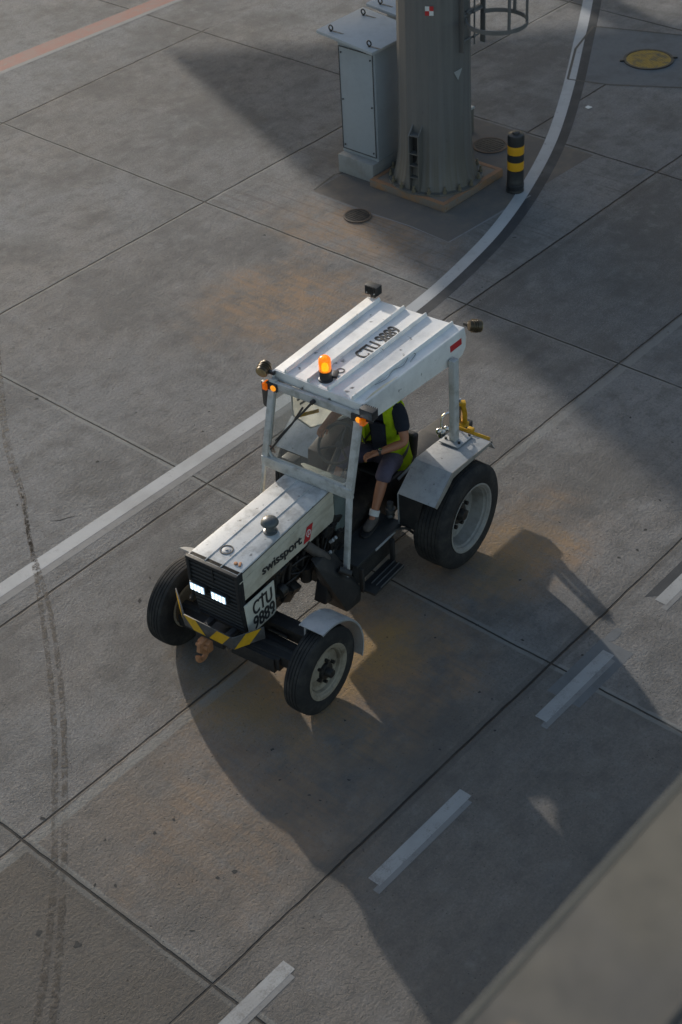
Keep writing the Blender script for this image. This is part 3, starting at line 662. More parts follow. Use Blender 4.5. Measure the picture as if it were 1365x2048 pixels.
# --- front fenders
def ffender(y0, y1, a_start=98):
    b = MB(); t = bmesh.new(); prev = None; Rf = .475
    for i in range(25):
        a = R_(a_start - i * ((a_start + 20) / 24)); d = Vector((math.cos(a), 0, math.sin(a)))
        c0 = Vector((FX, 0, .395))
        ring = [t.verts.new(c0 + d * (Rf - .02) + Vector((0, y0, 0))), t.verts.new(c0 + d * (Rf - .004) + Vector((0, y0, 0))), t.verts.new(c0 + d * Rf + Vector((0, y0 + (y1 - y0) * .08, 0))), t.verts.new(c0 + d * Rf + Vector((0, y0 + (y1 - y0) * .92, 0))), t.verts.new(c0 + d * (Rf - .004) + Vector((0, y1, 0))), t.verts.new(c0 + d * (Rf - .02) + Vector((0, y1, 0)))]
        ring += [t.verts.new(c0 + d * (Rf - .007) + Vector((0, y1 - (y1 - y0) * .06, 0))), t.verts.new(c0 + d * (Rf - .007) + Vector((0, y0 + (y1 - y0) * .06, 0)))]
        if prev:
            for k in range(8): t.faces.new((prev[k], prev[(k + 1) % 8], ring[(k + 1) % 8], ring[k]))
        else: t.faces.new(ring)
        prev = ring
    t.faces.new(prev[::-1]); bmesh.ops.recalc_face_normals(t, faces=t.faces); b._merge(t)
    yi = y1 if abs(y1) < abs(y0) else y0
    sgn = 1 if y0 > 0 else -1
    for dx in ((-.02, .16) if a_start > 90 else (.24,)): b.box((FX + dx, yi + sgn * .02, .62), (.03, .02, .44), (0, .1, 0), .004)
    b.build('front_fender', M_galv, T)
ffender(-.95, -.71); ffender(.53, .765, 66)

# --- front axle and weight carrier
b = MB(); b.hull([(-1.34, -.70, .33), (-1.34, -.70, .44), (-1.16, -.70, .33), (-1.16, -.70, .44), (-1.40, .55, .30), (-1.40, .55, .42), (-1.1, .55, .30), (-1.1, .55, .42)], .01)
b.box((-1.30, -.07, .36), (.16, .9, .13), bev=.01)
b.cyl((-1.245, -.74, .395), (-1.245, .60, .395), .05)
b.build('front_axle', M_blackm, T)
b = MB(); b.box((-1.06, -.07, .47), (.14, 1.05, .12), (.0, .0, 0), .01); b.cyl((-1.02, -.62, .44), (-1.02, .5, .44), .018); b.cyl((-1.16, -.45, .47), (-1.16, -.25, .47), .012)
b.build('steering_crossbeam', M_oily, T)
b = MB(); b.box((-1.30, -.25, .345), (.20, .46, .15), (0, .0, 0), .008); b.box((-1.32, .20, .345), (.2, .3, .13), bev=.008)
b.build('weight_carrier', M_blackm, T)

# --- hood
HZ, HB = 1.285, .955
def hoody(x): return .258 - .035 * (x + 1.47) / 1.3
b = MB()
xs = (-1.47, -.10)
top = [(x, s * hoody(x), HZ) for x in xs for s in (-1, 1)]
b.prism([(-1.47, -.255, HZ), (-.12, -.222, HZ), (-.12, .222, HZ), (-1.47, .255, HZ)], (0, 0, -.014), .003)
for s in (-1, 1):  # rounded shoulder along each edge
    b.tube([(-1.468, s * .250, HZ - .010), (-.12, s * .219, HZ - .010)], .010, 10)
hood = b.build('hood', M_hood, T)
for s in (-1, 1):
    b = MB(); yo = .262
    b.prism([(-1.462, s * .2605, HZ - .024), (-.10, s * .2265, HZ - .024), (-.10, s * .2265, .930), (-1.462, s * .2605, .985)], (0, -s * .012, 0), .002)
    b.prism([(-1.462, s * .2615, HZ - .085), (-.10, s * .2275, HZ - .085), (-.10, s * .2275, HZ - .095), (-1.462, s * .2615, HZ - .095)], (0, s * .003, 0), .001)
    so = b.build('hood_side_panel', M_side, T)
    if s < 0: side = so
b = MB()
for s in (-1, 1): b.tube([(-1.455, s * .2565, HZ - .0165), (-.12, s * .2235, HZ - .0165)], .0065, 8)
b.build('hood_seam', M_blackm, hood)
for y in (.085, -.075):
    b = MB(); b.prism([(-1.46, y - .006, HZ), (-1.46, y + .006, HZ), (-1.46, y + .002, HZ + .006), (-1.46, y - .002, HZ + .006)], (1.33, -.0 if y > 0 else .0, 0)); b.build('hood_rib', M_hood, hood)
b = MB(); b.lathe([(.058, HZ + .001), (.058, HZ + .006), (.048, HZ + .006), (.046, HZ - .004), (0, HZ - .004)], (-1.262, .018, 0), seg=32); b.build('filler_recess', M_blackm, hood)
b = MB(); b.cyl((-1.262, .018, HZ - .012), (-1.262, .018, HZ + .003), .038, seg=24, bev=.003); b.cyl((-1.262, .018, HZ), (-1.262, .018, HZ + .010), .012, seg=12); b.build('filler_cap', M_galv, hood)
b = MB(); b.cyl((-1.36, -.155, HZ), (-1.36, -.155, HZ + .014), .016, seg=12, bev=.003); b.box((-1.35, -.19, HZ + .005), (.05, .02, .010), (0, 0, .5), .003); b.build('hood_latch', M_rust, hood)
# air intake pipe with mushroom cap
b = MB(); CX, CY = -.885, -.140
b.lathe([(.060, 0), (.060, .012), (.045, .016), (.040, .02), (.040, .075), (.044, .08)], (CX, CY, HZ), seg=32)
b.lathe([(.030, .085), (.070, .082), (.076, .092), (.074, .104), (.062, .124), (.040, .136), (.016, .141), (0, .142)], (CX, CY, HZ), seg=40)
b.build('air_intake_cap', worn('grey_cap_paint', (.085, .092, .095), (.055, .055, .055), .4, 12, .35), T)
# side writing and panel
xd = Vector((.555, 0, -.047)); yd = Vector((0, 0, 1))
yn = -.2605
sx_ = Vector((1.36, .034, 0)).normalized()
lettering('swissport', (-1.168, -.2535 - .001, 1.045), (.555, .0139, -.052), (0.0, 0, 1), .545, .108, M_ink, side, bold=.026)
red = MB(); red.prism([(-.600, -.2395 - .0022, .988), (-.512, -.2373 - .0022, .980), (-.450, -.2358 - .0022, 1.125), (-.538, -.238 - .0022, 1.13)], (0, -.002, 0)); lg = red.build('logo_panel', M_redp, side, smooth=0)
b = MB(); cx_, cz_ = -.525, 1.058
b.tube([(cx_ + .026 * math.cos(R_(a)) + .0002 * a * 0, -.2425, cz_ + .034 * math.sin(R_(a))) for a in range(60, 300, 24)], .0035, 6)
b.tube([(cx_ + .012 + .018 * math.cos(R_(a)), -.2425, cz_ + .004 + .022 * math.sin(R_(a))) for a in range(-140, 130, 27)], .0035, 6)
b.tube([(cx_ - .012, -.2425, cz_ - .03), (cx_ + .012, -.2425, cz_ + .034)], .003, 6)
b.build('emblem_lines', M_whitep, lg)
b = MB(); b.prism([(-1.445, -.270, .945), (-1.045, -.262, .930), (-1.050, -.262, .600), (-1.09, -.263, .585), (-1.385, -.270, .600), (-1.42, -.27, .64)], (0, .008, 0), .002); npl = b.build('number_panel', M_plate, T)
pxd = (.40, .008, -.015)
lettering('CTU', (-1.345, -.2685, .768), pxd, (0, 0, 1), .255, .138, M_ink, npl, bold=.02)
lettering('9889', (-1.355, -.2688, .618), pxd, (0, 0, 1), .285, .135, M_ink, npl, bold=.02)
b = MB(); b.prism([(-1.228, -.2725, .908), (-1.206, -.272, .908), (-1.208, -.272, .920), (-1.218, -.272, .926)], (0, .002, 0)); b.prism([(-1.10, -.270, .625), (-1.075, -.2695, .625), (-1.08, -.2695, .645), (-1.10, -.27, .64)], (0, .002, 0)); b.build('chip_mark', M_ink, npl)
# --- grille
b = MB(); gx = -1.475
b.box((gx + .035, 0, 1.105), (.06, .525, .36), bev=.012)
b.hull([(gx + .01, .262, .93), (gx + .01, -.262, .93), (gx + .07, .262, .93), (gx + .07, -.262, .93), (gx + .05, .255, .60), (gx + .05, -.255, .60), (gx + .10, .255, .60), (gx + .10, -.255, .60)], .008)
for i in range(15):
    z = 1.255 - i * .043; xx = gx + .002 if z > .93 else gx + .006 + (.93 - z) * .13
    if z < .62: break
    b.box((xx, 0, z), (.016, .475, .016), (0, .5, 0), .003)
b.box((gx - .002, .252, 1.10), (.03, .03, .37), bev=.008); b.box((gx - .002, -.252, 1.10), (.03, .03, .37), bev=.008); b.box((gx - .004, 0, 1.272), (.035, .53, .032), bev=.008)
b.box((gx - .002, 0, 1.18), (.018, .012, .14), bev=.003)
gr = b.build('grille', worn('black_grille', (.012, .013, .015), (.028, .028, .03), .5, 12, .6, 0, .06), T)
for yc in (.155, -.068):
    b = MB(); b.box((gx - .018, yc, 1.0), (.05, .165, .085), bev=.008); hl = b.build('headlight', M_black_pl, T)
    b = MB(); b.box((gx - .044, yc, 1.0), (.006, .148, .070), bev=.002)
    b.build('lens', emis('led_glow', (.42, .60, .78), .55), hl)
    for i in range(4):
        for j in range(3):
            b = MB(); b.sphere((gx - .047, yc - .054 + i * .036, .977 + j * .023), .0135, seg=10, scale=(.35, 1, .78)); b.build('diode', M_led, hl)
# --- bumper with hazard stripes
BP = [Vector((-1.43, .50, .71)), Vector((-1.60, .275, .655)), Vector((-1.61, -.25, .655)), Vector((-1.40, -.42, .70))]
bz = lambda t_: .0
b = MB(); hgt = .125
def bpt(s_):  # point along the bumper by arc length
    acc = 0
    for a_, c_ in zip(BP, BP[1:]):
        L_ = (c_ - a_).length
        if s_ <= acc + L_ or c_ is BP[-1]: return a_ + (c_ - a_) * ((s_ - acc) / L_), (c_ - a_).normalized()
        acc += L_
for a_, c_ in zip(BP, BP[1:]):
    d_ = (c_ - a_).normalized(); n_ = Vector((d_.y, -d_.x, 0)).normalized() * -.010
    if n_.x < 0: n_ = -n_
    b.prism([a_ + Vector((0, 0, -hgt / 2)), c_ + Vector((0, 0, -hgt / 2)), c_ + Vector((0, 0, hgt / 2)), a_ + Vector((0, 0, hgt / 2))], n_, .002)
b.box((-1.5, .12, .60), (.20, .05, .05)); b.box((-1.5, -.12, .60), (.20, .05, .05))
bp = b.build('bumper', worn('grey_black_bumper', (.06, .06, .062), (.16, .155, .15), .5, 12, .5), T)
def stripe(seg, u0, u1, slant):
    a_, c_ = BP[seg], BP[seg + 1]; d_ = (c_ - a_); n_ = Vector((d_.y, -d_.x, 0)).normalized()
    if n_.x > 0: n_ = -n_
    def P_(u, v): return a_ + d_ * u + Vector((0, 0, v * hgt * .49)) + n_ * .0015
    b = MB(); b.prism([P_(u0 - slant, -1), P_(u1 - slant, -1), P_(u1 + slant, 1), P_(u0 + slant, 1)], n_ * .0015); b.build('hazard_stripe', M_yel, bp, smooth=0)
stripe(0, .22, .62, -.12); stripe(1, .10, .34, -.09); stripe(1, .60, .86, .09); stripe(2, .22, .70, .20)
# front tow hook
b = MB(); hx, hy = -1.62, .03
b.prism([(hx - .10, hy - .018, .60), (hx - .02, hy - .018, .60), (hx - .0, hy - .018, .52), (hx - .06, hy - .018, .46), (hx - .12, hy - .018, .52)], (0, .036, 0), .005)
b.tube([(hx - .075 + .055 * math.cos(R_(a)), hy, .46 + .045 * math.sin(R_(a))) for a in range(150, 370, 20)], .022, 10)
b.box((hx - .02, hy, .53), (.06, .12, .10), bev=.01)
b.cyl((hx - .06, hy - .06, .545), (hx - .06, hy + .06, .545), .018, seg=12)
b.build('front_tow_hook', M_rust, T)
# side bracket pipe by the radiator, far side
b = MB(); b.tube(catmull([(-1.42, .29, 1.0), (-1.42, .31, .78), (-1.40, .36, .70), (-1.34, .42, .66)], 5), .014, 8); b.build('radiator_pipe', M_blackm, T)

# --- engine and drive train
b = MB()
b.box((-.72, 0, .80), (1.15, .34, .36), bev=.02); b.box((-.75, 0, .60), (1.2, .26, .16), bev=.02); b.box((-1.1, 0, .72), (.5, .40, .40), bev=.02)
rng = random.Random(4)
for i in range(26):
    b.box((-1.0 + rng.random() * .95, -.17 - rng.random() * .05, .58 + rng.random() * .36), (.04 + rng.random() * .12, .05 + rng.random() * .06, .03 + rng.random() * .10), (rng.random() * .4, rng.random() * .6, 0), .006)
for i in range(10):
    x = -1.0 + i * .095; b.cyl((x, -.20, .62 + .05 * rng.random()), (x + .05, -.215, .90), .012 + .01 * rng.random(), seg=8)
for i in range(7):
    x0 = -1.0 + rng.random() * .7; b.tube(catmull([(x0, -.19, .66 + .2 * rng.random()), (x0 + .12, -.25, .62 + .25 * rng.random()), (x0 + .3, -.21, .64 + .2 * rng.random())], 5), .009, 6)
b.cyl((-.97, -.235, .72), (-.90, -.235, .72), .055, seg=20); b.cyl((-.60, -.24, .60), (-.60, -.24, .74), .05, seg=20)
b.build('engine', M_oily, T)
b = MB(); b.tube(catmull([(-.55, -.22, .94), (-.50, -.27, .86), (-.44, -.31, .78), (-.40, -.32, .70)], 6), [.045] * 19, 16); b.build('air_hose', worn('grey_brown_hose', (.07, .06, .055), (.12, .10, .08), .6, 20, .7), T)
b = MB(); b.box((.28, 0, .52), (1.3, .36, .36), bev=.04); b.hull([(-.2, -.2, .36), (-.2, .2, .36), (1.15, -.2, .36), (1.15, .2, .36), (-.2, -.22, .72), (-.2, .22, .72), (1.15, -.22, .80), (1.15, .22, .80)], .02)
b.box((.95, 0, .505), (.26, 1.20, .22), bev=.03); b.build('gearbox', M_oily, T)
b = MB()  # dark box hanging under the step
b.hull([(-.66, -.40, .86), (-.50, -.44, .40), (-.42, -.52, .22), (-.22, -.52, .20), (-.20, -.52, .34), (-.26, -.48, .46), (-.60, -.30, .86), (-.22, -.30, .22), (-.42, -.30, .22), (-.30, -.30, .75)], .01)
b.box((-.52, -.36, .47), (.10, .12, .20), (.0, .3, 0), .01); b.cyl((-.40, -.44, .66), (-.34, -.52, .60), .03, seg=12); b.box((-.06, -.50, .28), (.24, .05, .04), (0, .3, 0), .005)
b.build('side_tank', M_blackm, T)
for i, (x, y, z) in enumerate(((-.28, -.27, .80), (-.235, -.27, .80), (-.36, -.30, .74))):
    b = MB(); b.cyl((x, y, z), (x + .01, y - .03, z + .03), .016, seg=12, bev=.003); b.build('dipstick_cap', M_galv, T)
b = MB(); b.tube([(-.33, -.32, .58), (-.29, -.31, .74)], .007, 8); b.build('lever_rod', M_chrome, T)
# --- floor, side panel, step
FZ = .585
b = MB(); b.hull([(-.22, -.50, FZ - .03), (-.22, .48, FZ - .03), (.50, -.50, FZ - .03), (.50, .48, FZ - .03), (-.22, -.50, FZ), (-.22, .48, FZ), (.50, -.50, FZ), (.50, .48, FZ)], .006)
fl_ = b.build('floor_plate', M_floor, T)
b = MB(); b.box((.20, -.508, FZ - .006), (.30, .012, .022), bev=.004); b.build('floor_edge_trim', M_galv, fl_)
b = MB(); b.box((.10, -.43, .44), (.62, .03, .27), bev=.006); b.build('floor_skirt', M_blackm, T)
b = MB(); b.box((.03, -.575, .315), (.46, .17, .025), bev=.005); b.box((.27, -.53, .43), (.03, .04, .26), bev=.004); b.box((-.2, -.53, .43), (.03, .04, .26), bev=.004); st = b.build('step', M_blackm, T)
for y in (-.655, -.605, -.555):
    b = MB(); b.box((.08, y, .332), (.36, .009, .012), bev=.003); b.build('step_ridge', M_floor if y < -.7 else worn('step_edge_metal', (.20, .20, .20), (.06, .06, .06), .5, 12, .4, .6), st)
b = MB(); b.tube(catmull([(.26, -.50, .60), (.34, -.53, .62), (.44, -.57, .58), (.50, -.60, .50)], 5), .012, 8); b.build('fender_hose', M_blackm, T)
# --- rear fenders
def rfender(s):
    yi, yo = s * .475, s * .860
    A, B_, C_, D_ = (.455, .925), (.735, 1.125), (1.375, 1.062), (1.46, .93)
    b = MB()
    for (p, q) in ((A, B_), (B_, C_), (C_, D_)):
        b.prism([(p[0], yi, p[1]), (q[0], yi, q[1]), (q[0], yo, q[1]), (p[0], yo, p[1])], Vector((q[1] - p[1], 0, -(q[0] - p[0]))).normalized() * .007, .0015)
    top = b.build('rear_fender', M_galv, T)
    b = MB()  # folded outer lip
    b.prism([(.455, yo, .925), (.735, yo, 1.125), (1.375, yo, 1.062), (1.375, yo, 1.032), (1.10, yo, 1.047), (.86, yo, 1.06), (.745, yo, 1.06), (.665, yo, 1.0), (.485, yo, .89)], (0, s * .008, 0), .001)
    b.build('fender_lip', worn('dull_fender_lip', (.30, .29, .27), (.18, .15, .12), .6, 9, .5, .2), top)
    b = MB(); b.prism([(.47, yi + s * .012, .90), (.74, yi + s * .012, 1.10), (1.37, yi + s * .012, 1.04), (1.37, yi + s * .012, .60), (.47, yi + s * .012, FZ)], (0, s * .008, 0)); b.prism([(.468, yi, FZ - .02), (.468, yi + s * .17, FZ - .02), (.468, yi + s * .26, .92), (.468, yi, .92)], (.008, 0, 0)); b.build('inner_fender_panel', M_blackm, top)
    b = MB(); b.box((.462, yi, .75), (.012, .012, .34), bev=.003); b.build('panel_edge', M_galv, top)
    b = MB(); b.box((1.405, yo - s * .03, 1.02), (.03, .05, .03), (0, .9, 0), .006); b.build('tail_lamp', M_blackm, top)
    return top
rf = rfender(-1); lf = rfender(1)
def rpost(s, ztop):
    y = s * .60; x = 1.185
    b = MB(); b.box((x, y, (1.09 + ztop) / 2), (.075, .062, ztop - 1.09), bev=.008); p = b.build('roof_post', M_frame, T)
    b = MB(); b.box((x + .03, y, 1.092), (.26, .20, .012), (0, .098, 0), .003); b.build('post_base_plate', M_galv, p)
    for dx, dy in ((.11, -.07), (.11, .07), (-.06, .07), (-.06, -.07)):
        b = MB(); b.cyl((x + .03 + dx, y + dy, 1.092 - dx * .098), (x + .03 + dx, y + dy, 1.112 - dx * .098), .013, seg=6); b.build('bolt', M_oily, p)
rpost(-1, 1.95); rpost(1, 1.95)
b = MB(); b.tube(catmull([(1.285, -.405, 1.00), (1.285, -.405, 1.17), (1.30, -.41, 1.215), (1.345, -.425, 1.225), (1.40, -.44, 1.19), (1.40, -.44, 1.02)], 5), .013, 10); b.build('grab_handle', M_chrome, T)
b = MB(); b.cyl((1.24, -.435, 1.04), (1.24, -.435, 1.10), .040, .034, 20, .008); b.sphere((1.22, -.415, 1.10), .030, seg=14); b.sphere((1.30, -.445, 1.09), .028, seg=14); b.build('rear_lamp', M_chrome, T)
# yellow paint on the rear fender edge
b = MB(); b.box((1.40, -.655, 1.063), (.028, .36, .030), (0, .6, 0), .004); b.box((1.415, -.63, 1.08), (.04, .06, .04), bev=.006); b.build('yellow_fender_edge', M_yel2, T)
# --- rear hitch tower
b = MB()
b.box((1.50, 0, .52), (.5, .26, .16), bev=.02); b.hull([(1.35, -.22, .42), (1.35, .22, .42), (2.24, -.14, .42), (2.24, .14, .42), (1.35, -.22, .56), (1.35, .22, .56), (2.24, -.14, .50), (2.24, .14, .50)], .01)
rh = b.build('rear_hitch', M_blackm, T)
b = MB()
for s in (-1, 1):
    ca_ = Vector((2.10, -.07, -.13)) + Vector((.66, -.75, 0)) * (s * .052); cb_ = Vector((2.10, -.07, -.13)) + Vector((.66, -.75, 0)) * (s * .034)
    wv = Vector((.66, -.75, 0)) * .021; tv = Vector((.75, .66, 0)) * .03
    b.prism([ca_ - wv - tv + Vector((0, 0, .58)), ca_ + wv - tv + Vector((0, 0, .58)), ca_ + wv * 1.2 - tv + Vector((0, 0, .78)), cb_ + wv - tv + Vector((0, 0, .90)), cb_ - wv - tv + Vector((0, 0, .90)), ca_ - wv - tv + Vector((0, 0, .76))], tv * 2, .005)
for s in ():
    b.prism([(1.90, -.19 + s * .05, .58), (2.05, -.19 + s * .05, .58), (2.05, -.19 + s * .045, .80), (2.00, -.19 + s * .03, .90), (1.94, -.19 + s * .03, .90), (1.90, -.19 + s * .045, .78)], (0, s * .018, 0), .004)
b.box((2.10, -.07, .755), (.06, .13, .035), (0, 0, .72), .008); b.box((2.10, -.07, .50), (.12, .16, .08), bev=.01)
yh = b.build('hitch_yoke', M_yel2, rh)
b = MB(); b.cyl((2.11, -.07, .42), (2.11, -.07, .805), .018, seg=14, bev=.004); b.sphere((2.09, -.03, .785), .018, seg=10); b.build('hitch_pin', M_chrome, rh)

# --- roof
RZ = 2.125
def ry(x, s): return (.465 - .008 * x) if s > 0 else (-.465 - .062 * x)
x0, x1 = .03, 1.425
b = MB(); b.prism([(x0, ry(0, -1), RZ), (x1 + .01, ry(1.42, -1), RZ), (x1 - .02, ry(1.42, 1), RZ), (x0 + .04, ry(0, 1), RZ)], (0, 0, -.018), .004)
# side skirts
def skirt(s):
    ya, yb = ry(0, s), ry(1.42, s)
    def Y(x): return ya + (yb - ya) * x / 1.42
    pts = [(.035, RZ - .004), (1.43, RZ - .004), (1.445, RZ - .10), (1.43, RZ - .19), (1.375, RZ - .245), (1.30, RZ - .262), (.02, RZ - .20)]
    b.prism([(x, Y(x) + s * (.004 + (RZ - z) * .06), z) for x, z in pts], (0, -s * .012, 0), .002)
skirt(-1); skirt(1)
b.box((1.425, -.03, RZ - .07), (.014, .98, .13), (0, 0, 0), .003)
b.prism([(.02, -.46, RZ - .004), (.06, .455, RZ - .004), (.06, .455, RZ - .10), (.02, -.46, RZ - .10)], (.016, 0, 0), .003)
roof = b.build('roof', M_roof, T)
b = MB(); b.prism([(.06, -.44, RZ - .022), (1.40, -.52, RZ - .022), (1.39, .43, RZ - .022), (.08, .43, RZ - .022)], (0, 0, -.016)); b.build('roof_lining', M_black_pl, roof)
for fr in (.125, .385, .615, .885):
    ya = ry(0, 1) + (ry(0, -1) - ry(0, 1)) * fr; yb = ry(1.42, 1) + (ry(1.42, -1) - ry(1.42, 1)) * fr
    xa = .068 - .038 * fr
    b = MB(); b.hull([(xa, ya - .016, RZ), (xa, ya + .014, RZ), (xa + .004, ya - .005, RZ + .034), (xa + .004, ya + .005, RZ + .034), (x1, yb - .016, RZ), (x1, yb + .014, RZ), (x1 - .004, yb - .005, RZ + .034), (x1 - .004, yb + .005, RZ + .034)], .002)
    b.build('roof_rib', M_roof, roof)
lettering('CTU 9889', (.585, -.108, RZ), (.98, -.035, 0), (.035, .98, 0), .53, .135, M_ink, roof, bold=.022)
b = MB(); b.prism([(1.21, -.548, RZ - .075), (1.375, -.557, RZ - .075), (1.375, -.560, RZ - .135), (1.21, -.552, RZ - .135)], (0, -.003, 0)); b.build('red_reflector', M_redp, roof, smooth=0)
b = MB(); b.tube(catmull([(.30, -.40, RZ + .008), (.42, -.435, RZ + .012), (.55, -.41, RZ + .010), (.66, -.44, RZ + .010), (.80, -.405, RZ + .012), (.86, -.43, RZ + .008), (.74, -.455, RZ + .006)], 6), .0028, 6); b.build('roof_wire', M_grime, roof)
b = MB(); b.prism([(.07, -.455, RZ + .001), (.30, -.470, RZ + .001), (.42, -.482, RZ + .001), (.50, -.487, RZ + .001), (.33, -.455, RZ + .001), (.2, -.445, RZ + .001)], (0, 0, .002)); b.build('torn_sealant', M_cream, roof, smooth=0)
b = MB(); b.lathe([(.036, 0), (.036, .004), (.026, .004), (.026, 0)], (.33, -.03, RZ), closed=True, seg=28); b.build('old_bracket_ring', M_blackm, roof)
# beacon
b = MB(); b.lathe([(0, 0), (.062, 0), (.062, .015), (.052, .02), (.050, .075), (.056, .08), (.056, .095), (0, .095)], (.16, .0, RZ), seg=32); bcn = b.build('beacon', M_black_pl, T)
b = MB(); b.lathe([(.050, .093), (.053, .10), (.053, .18), (.050, .205), (.038, .222), (.018, .230), (0, .231)], (.16, 0, RZ), seg=32); b.build('beacon_lens', M_amber, bcn)
b = MB(); b.lathe([(0, .10), (.016, .10), (.019, .13), (.014, .165), (0, .175)], (.16, 0, RZ), seg=16); b.build('bulb', emis('beacon_bulb', (1, .55, .08), 3.0), bcn)
b = MB(); b.box((.24, -.04, RZ + .02), (.09, .05, .025), (0, 0, .4), .006); b.build('beacon_socket', M_black_pl, bcn)
# work lamps
M_bronze = worn('bronze_lamp_body', (.085, .060, .032), (.04, .034, .026), .6, 18, .35, .3, .06)
def drum_lamp(x, y, z, d):
    d = Vector(d).normalized(); c0 = Vector((x, y, z))
    b = MB(); b.cyl(c0 - d * .06, c0 + d * .05, .045, .056, 28, .006); 
    for k in (-.03, -.01, .01): b.cyl(c0 + d * k, c0 + d * (k + .008), .060, seg=28)
    l = b.build('work_lamp', M_bronze, T)
    b = MB(); b.cyl(c0 + d * .05, c0 + d * .056, .050, seg=28, bev=.002); b.build('lens', M_lamp_lens, l)
    b = MB(); sy = 1 if y < 0 else -1; b.box(tuple(c0 + Vector((0, sy * .07, -.01))), (.03, .09, .03), bev=.005); b.build('lamp_bracket', M_black_pl, l)
drum_lamp(.035, .555, 2.115, (-.9, -.15, -.25)); drum_lamp(1.535, -.60, 2.10, (.75, -.65, -.25))
def led_lamp(x, y, z, rz, ax):
    l = None; b = MB(); b.box((x, y, z), (.075, .135, .085), (0, 0, rz), .006)
    c_, s_ = math.cos(rz), math.sin(rz)
    for k in range(7):
        o = -.055 + k * .0183; b.box((x - s_ * o - c_ * ax * .035, y + c_ * o - s_ * ax * .035, z), (.03, .006, .082), (0, 0, rz), .001)
    l = b.build('work_lamp', M_black_pl, T)
    b = MB(); b.box((x + c_ * ax * .038, y + s_ * ax * .038, z), (.006, .118, .068), (0, 0, rz), .002); b.build('lens', M_mirror, l)
    b = MB(); b.box((x, y, z - .06), (.03, .05, .05), (0, 0, rz), .004); b.build('lamp_bracket', M_black_pl, l)
    b = MB()
    for o in (-.04, .04): b.cyl((x - s_ * o - c_ * ax * .04, y + c_ * o - s_ * ax * .04, z - .02), (x - s_ * o - c_ * ax * .052, y + c_ * o - s_ * ax * .052, z - .02), .007, seg=8)
    b.build('screw', M_galv, l)
led_lamp(1.48, .43, 2.185, 0, 1); led_lamp(-.005, -.545, 2.085, 0, -1)
# indicators
for s, y in ((1, .435), (-1, -.44)):
    b = MB(); b.box((-.005, y, 2.005), (.06, .115, .075), bev=.008); i_ = b.build('indicator_lamp', M_black_pl, T)
    b = MB(); b.sphere((-.038, y - .022, 2.005), .028, seg=16, scale=(.6, 1, 1)); b.build('front_lens', amber('indicator_glow', (1.0, .36, .02), .55), i_)
    b = MB(); b.box((-.02, y + s * .062, 2.0), (.07, .045, .065), bev=.008); b.build('side_lens', M_amber2, i_)
# --- windscreen frame
def wf(y, z):  # point of the windscreen plane
    return Vector((.012 - .285 * (2.05 - z), y, z))
ZT, ZB, YW = 2.045, 1.335, .462
b = MB()
def bar(p, q, wd, th): 
    p, q = Vector(p), Vector(q); d = q - p; c_ = (p + q) / 2
    t = bmesh.new(); bmesh.ops.create_cube(t, size=1); bmesh.ops.scale(t, vec=(th, wd, d.length), verts=t.verts); bmesh.ops.bevel(t, geom=t.edges[:], offset=.007, segments=2, affect='EDGES', profile=.6)
    z_ = d.normalized(); x_ = (Vector((1, 0, .0)) - z_ * z_.x).normalized() if abs(z_.x) < .9 else Vector((0, 0, 1)); y_ = z_.cross(x_)
    b._merge(t, 0, Matrix.Translation(c_) @ Matrix((x_, y_, z_)).transposed().to_4x4())
bar(wf(YW - .02, ZT + .02), wf(YW - .02, ZB), .060, .05); bar(wf(-YW + .02, ZT + .02), wf(-YW + .02, ZB), .064, .05)
bar(wf(YW - .03, ZT - .03), wf(-YW + .03, ZT - .03), .07, .04); bar(wf(YW + .01, ZB + .005), wf(-YW - .01, ZB + .005), .105, .045)
bar(wf(YW - .012, ZB + .01), (-.28, YW - .012, 1.0), .035, .03); bar(wf(-YW + .02, ZB + .03), (-.325, -YW + .02, .37), .048, .042)
wfr = b.build('windscreen_frame', M_frame, T)
def rrect(y0, y1, z0, z1, r, n=6):
    out = []
    for cy, cz, a0 in ((y1 - r, z1 - r, 0), (y0 + r, z1 - r, 90), (y0 + r, z0 + r, 180), (y1 - r, z0 + r, 270)):
        for k in range(n + 1):
            a = R_(a0 + 90 * k / n); out.append(wf(cy + r * math.cos(a), cz + r * math.sin(a)))
    return out
rr_ = rrect(-YW + .045, YW - .045, ZB + .055, ZT - .06, .07)
b = MB(); b.tube(rr_, .013, 8, closed=True); b.build('window_gasket', worn('grey_gasket', (.42, .42, .40), (.22, .22, .21), .5, 12, .5), wfr)
b = MB(); b.prism(rr_, (.005, 0, .0014)); b.build('windscreen_glass', M_glass, wfr, smooth=0)
# rounded corner plates
b = MB()
for sy in (-1, 1):
    for sz, zc in ((1, ZT - .06), (-1, ZB + .055)):
        cy, cz = sy * (YW - .045 - .07), zc - sz * .07
        arc = [wf(cy + sy * .07 * math.cos(R_(a)), cz + sz * .07 * math.sin(R_(a))) for a in range(0, 91, 15)]
        poly = [wf(sy * (YW - .04), zc + sz * .005)] + arc; b.prism(poly, (.012, 0, .003))
b.build('corner_plate', M_frame, wfr)
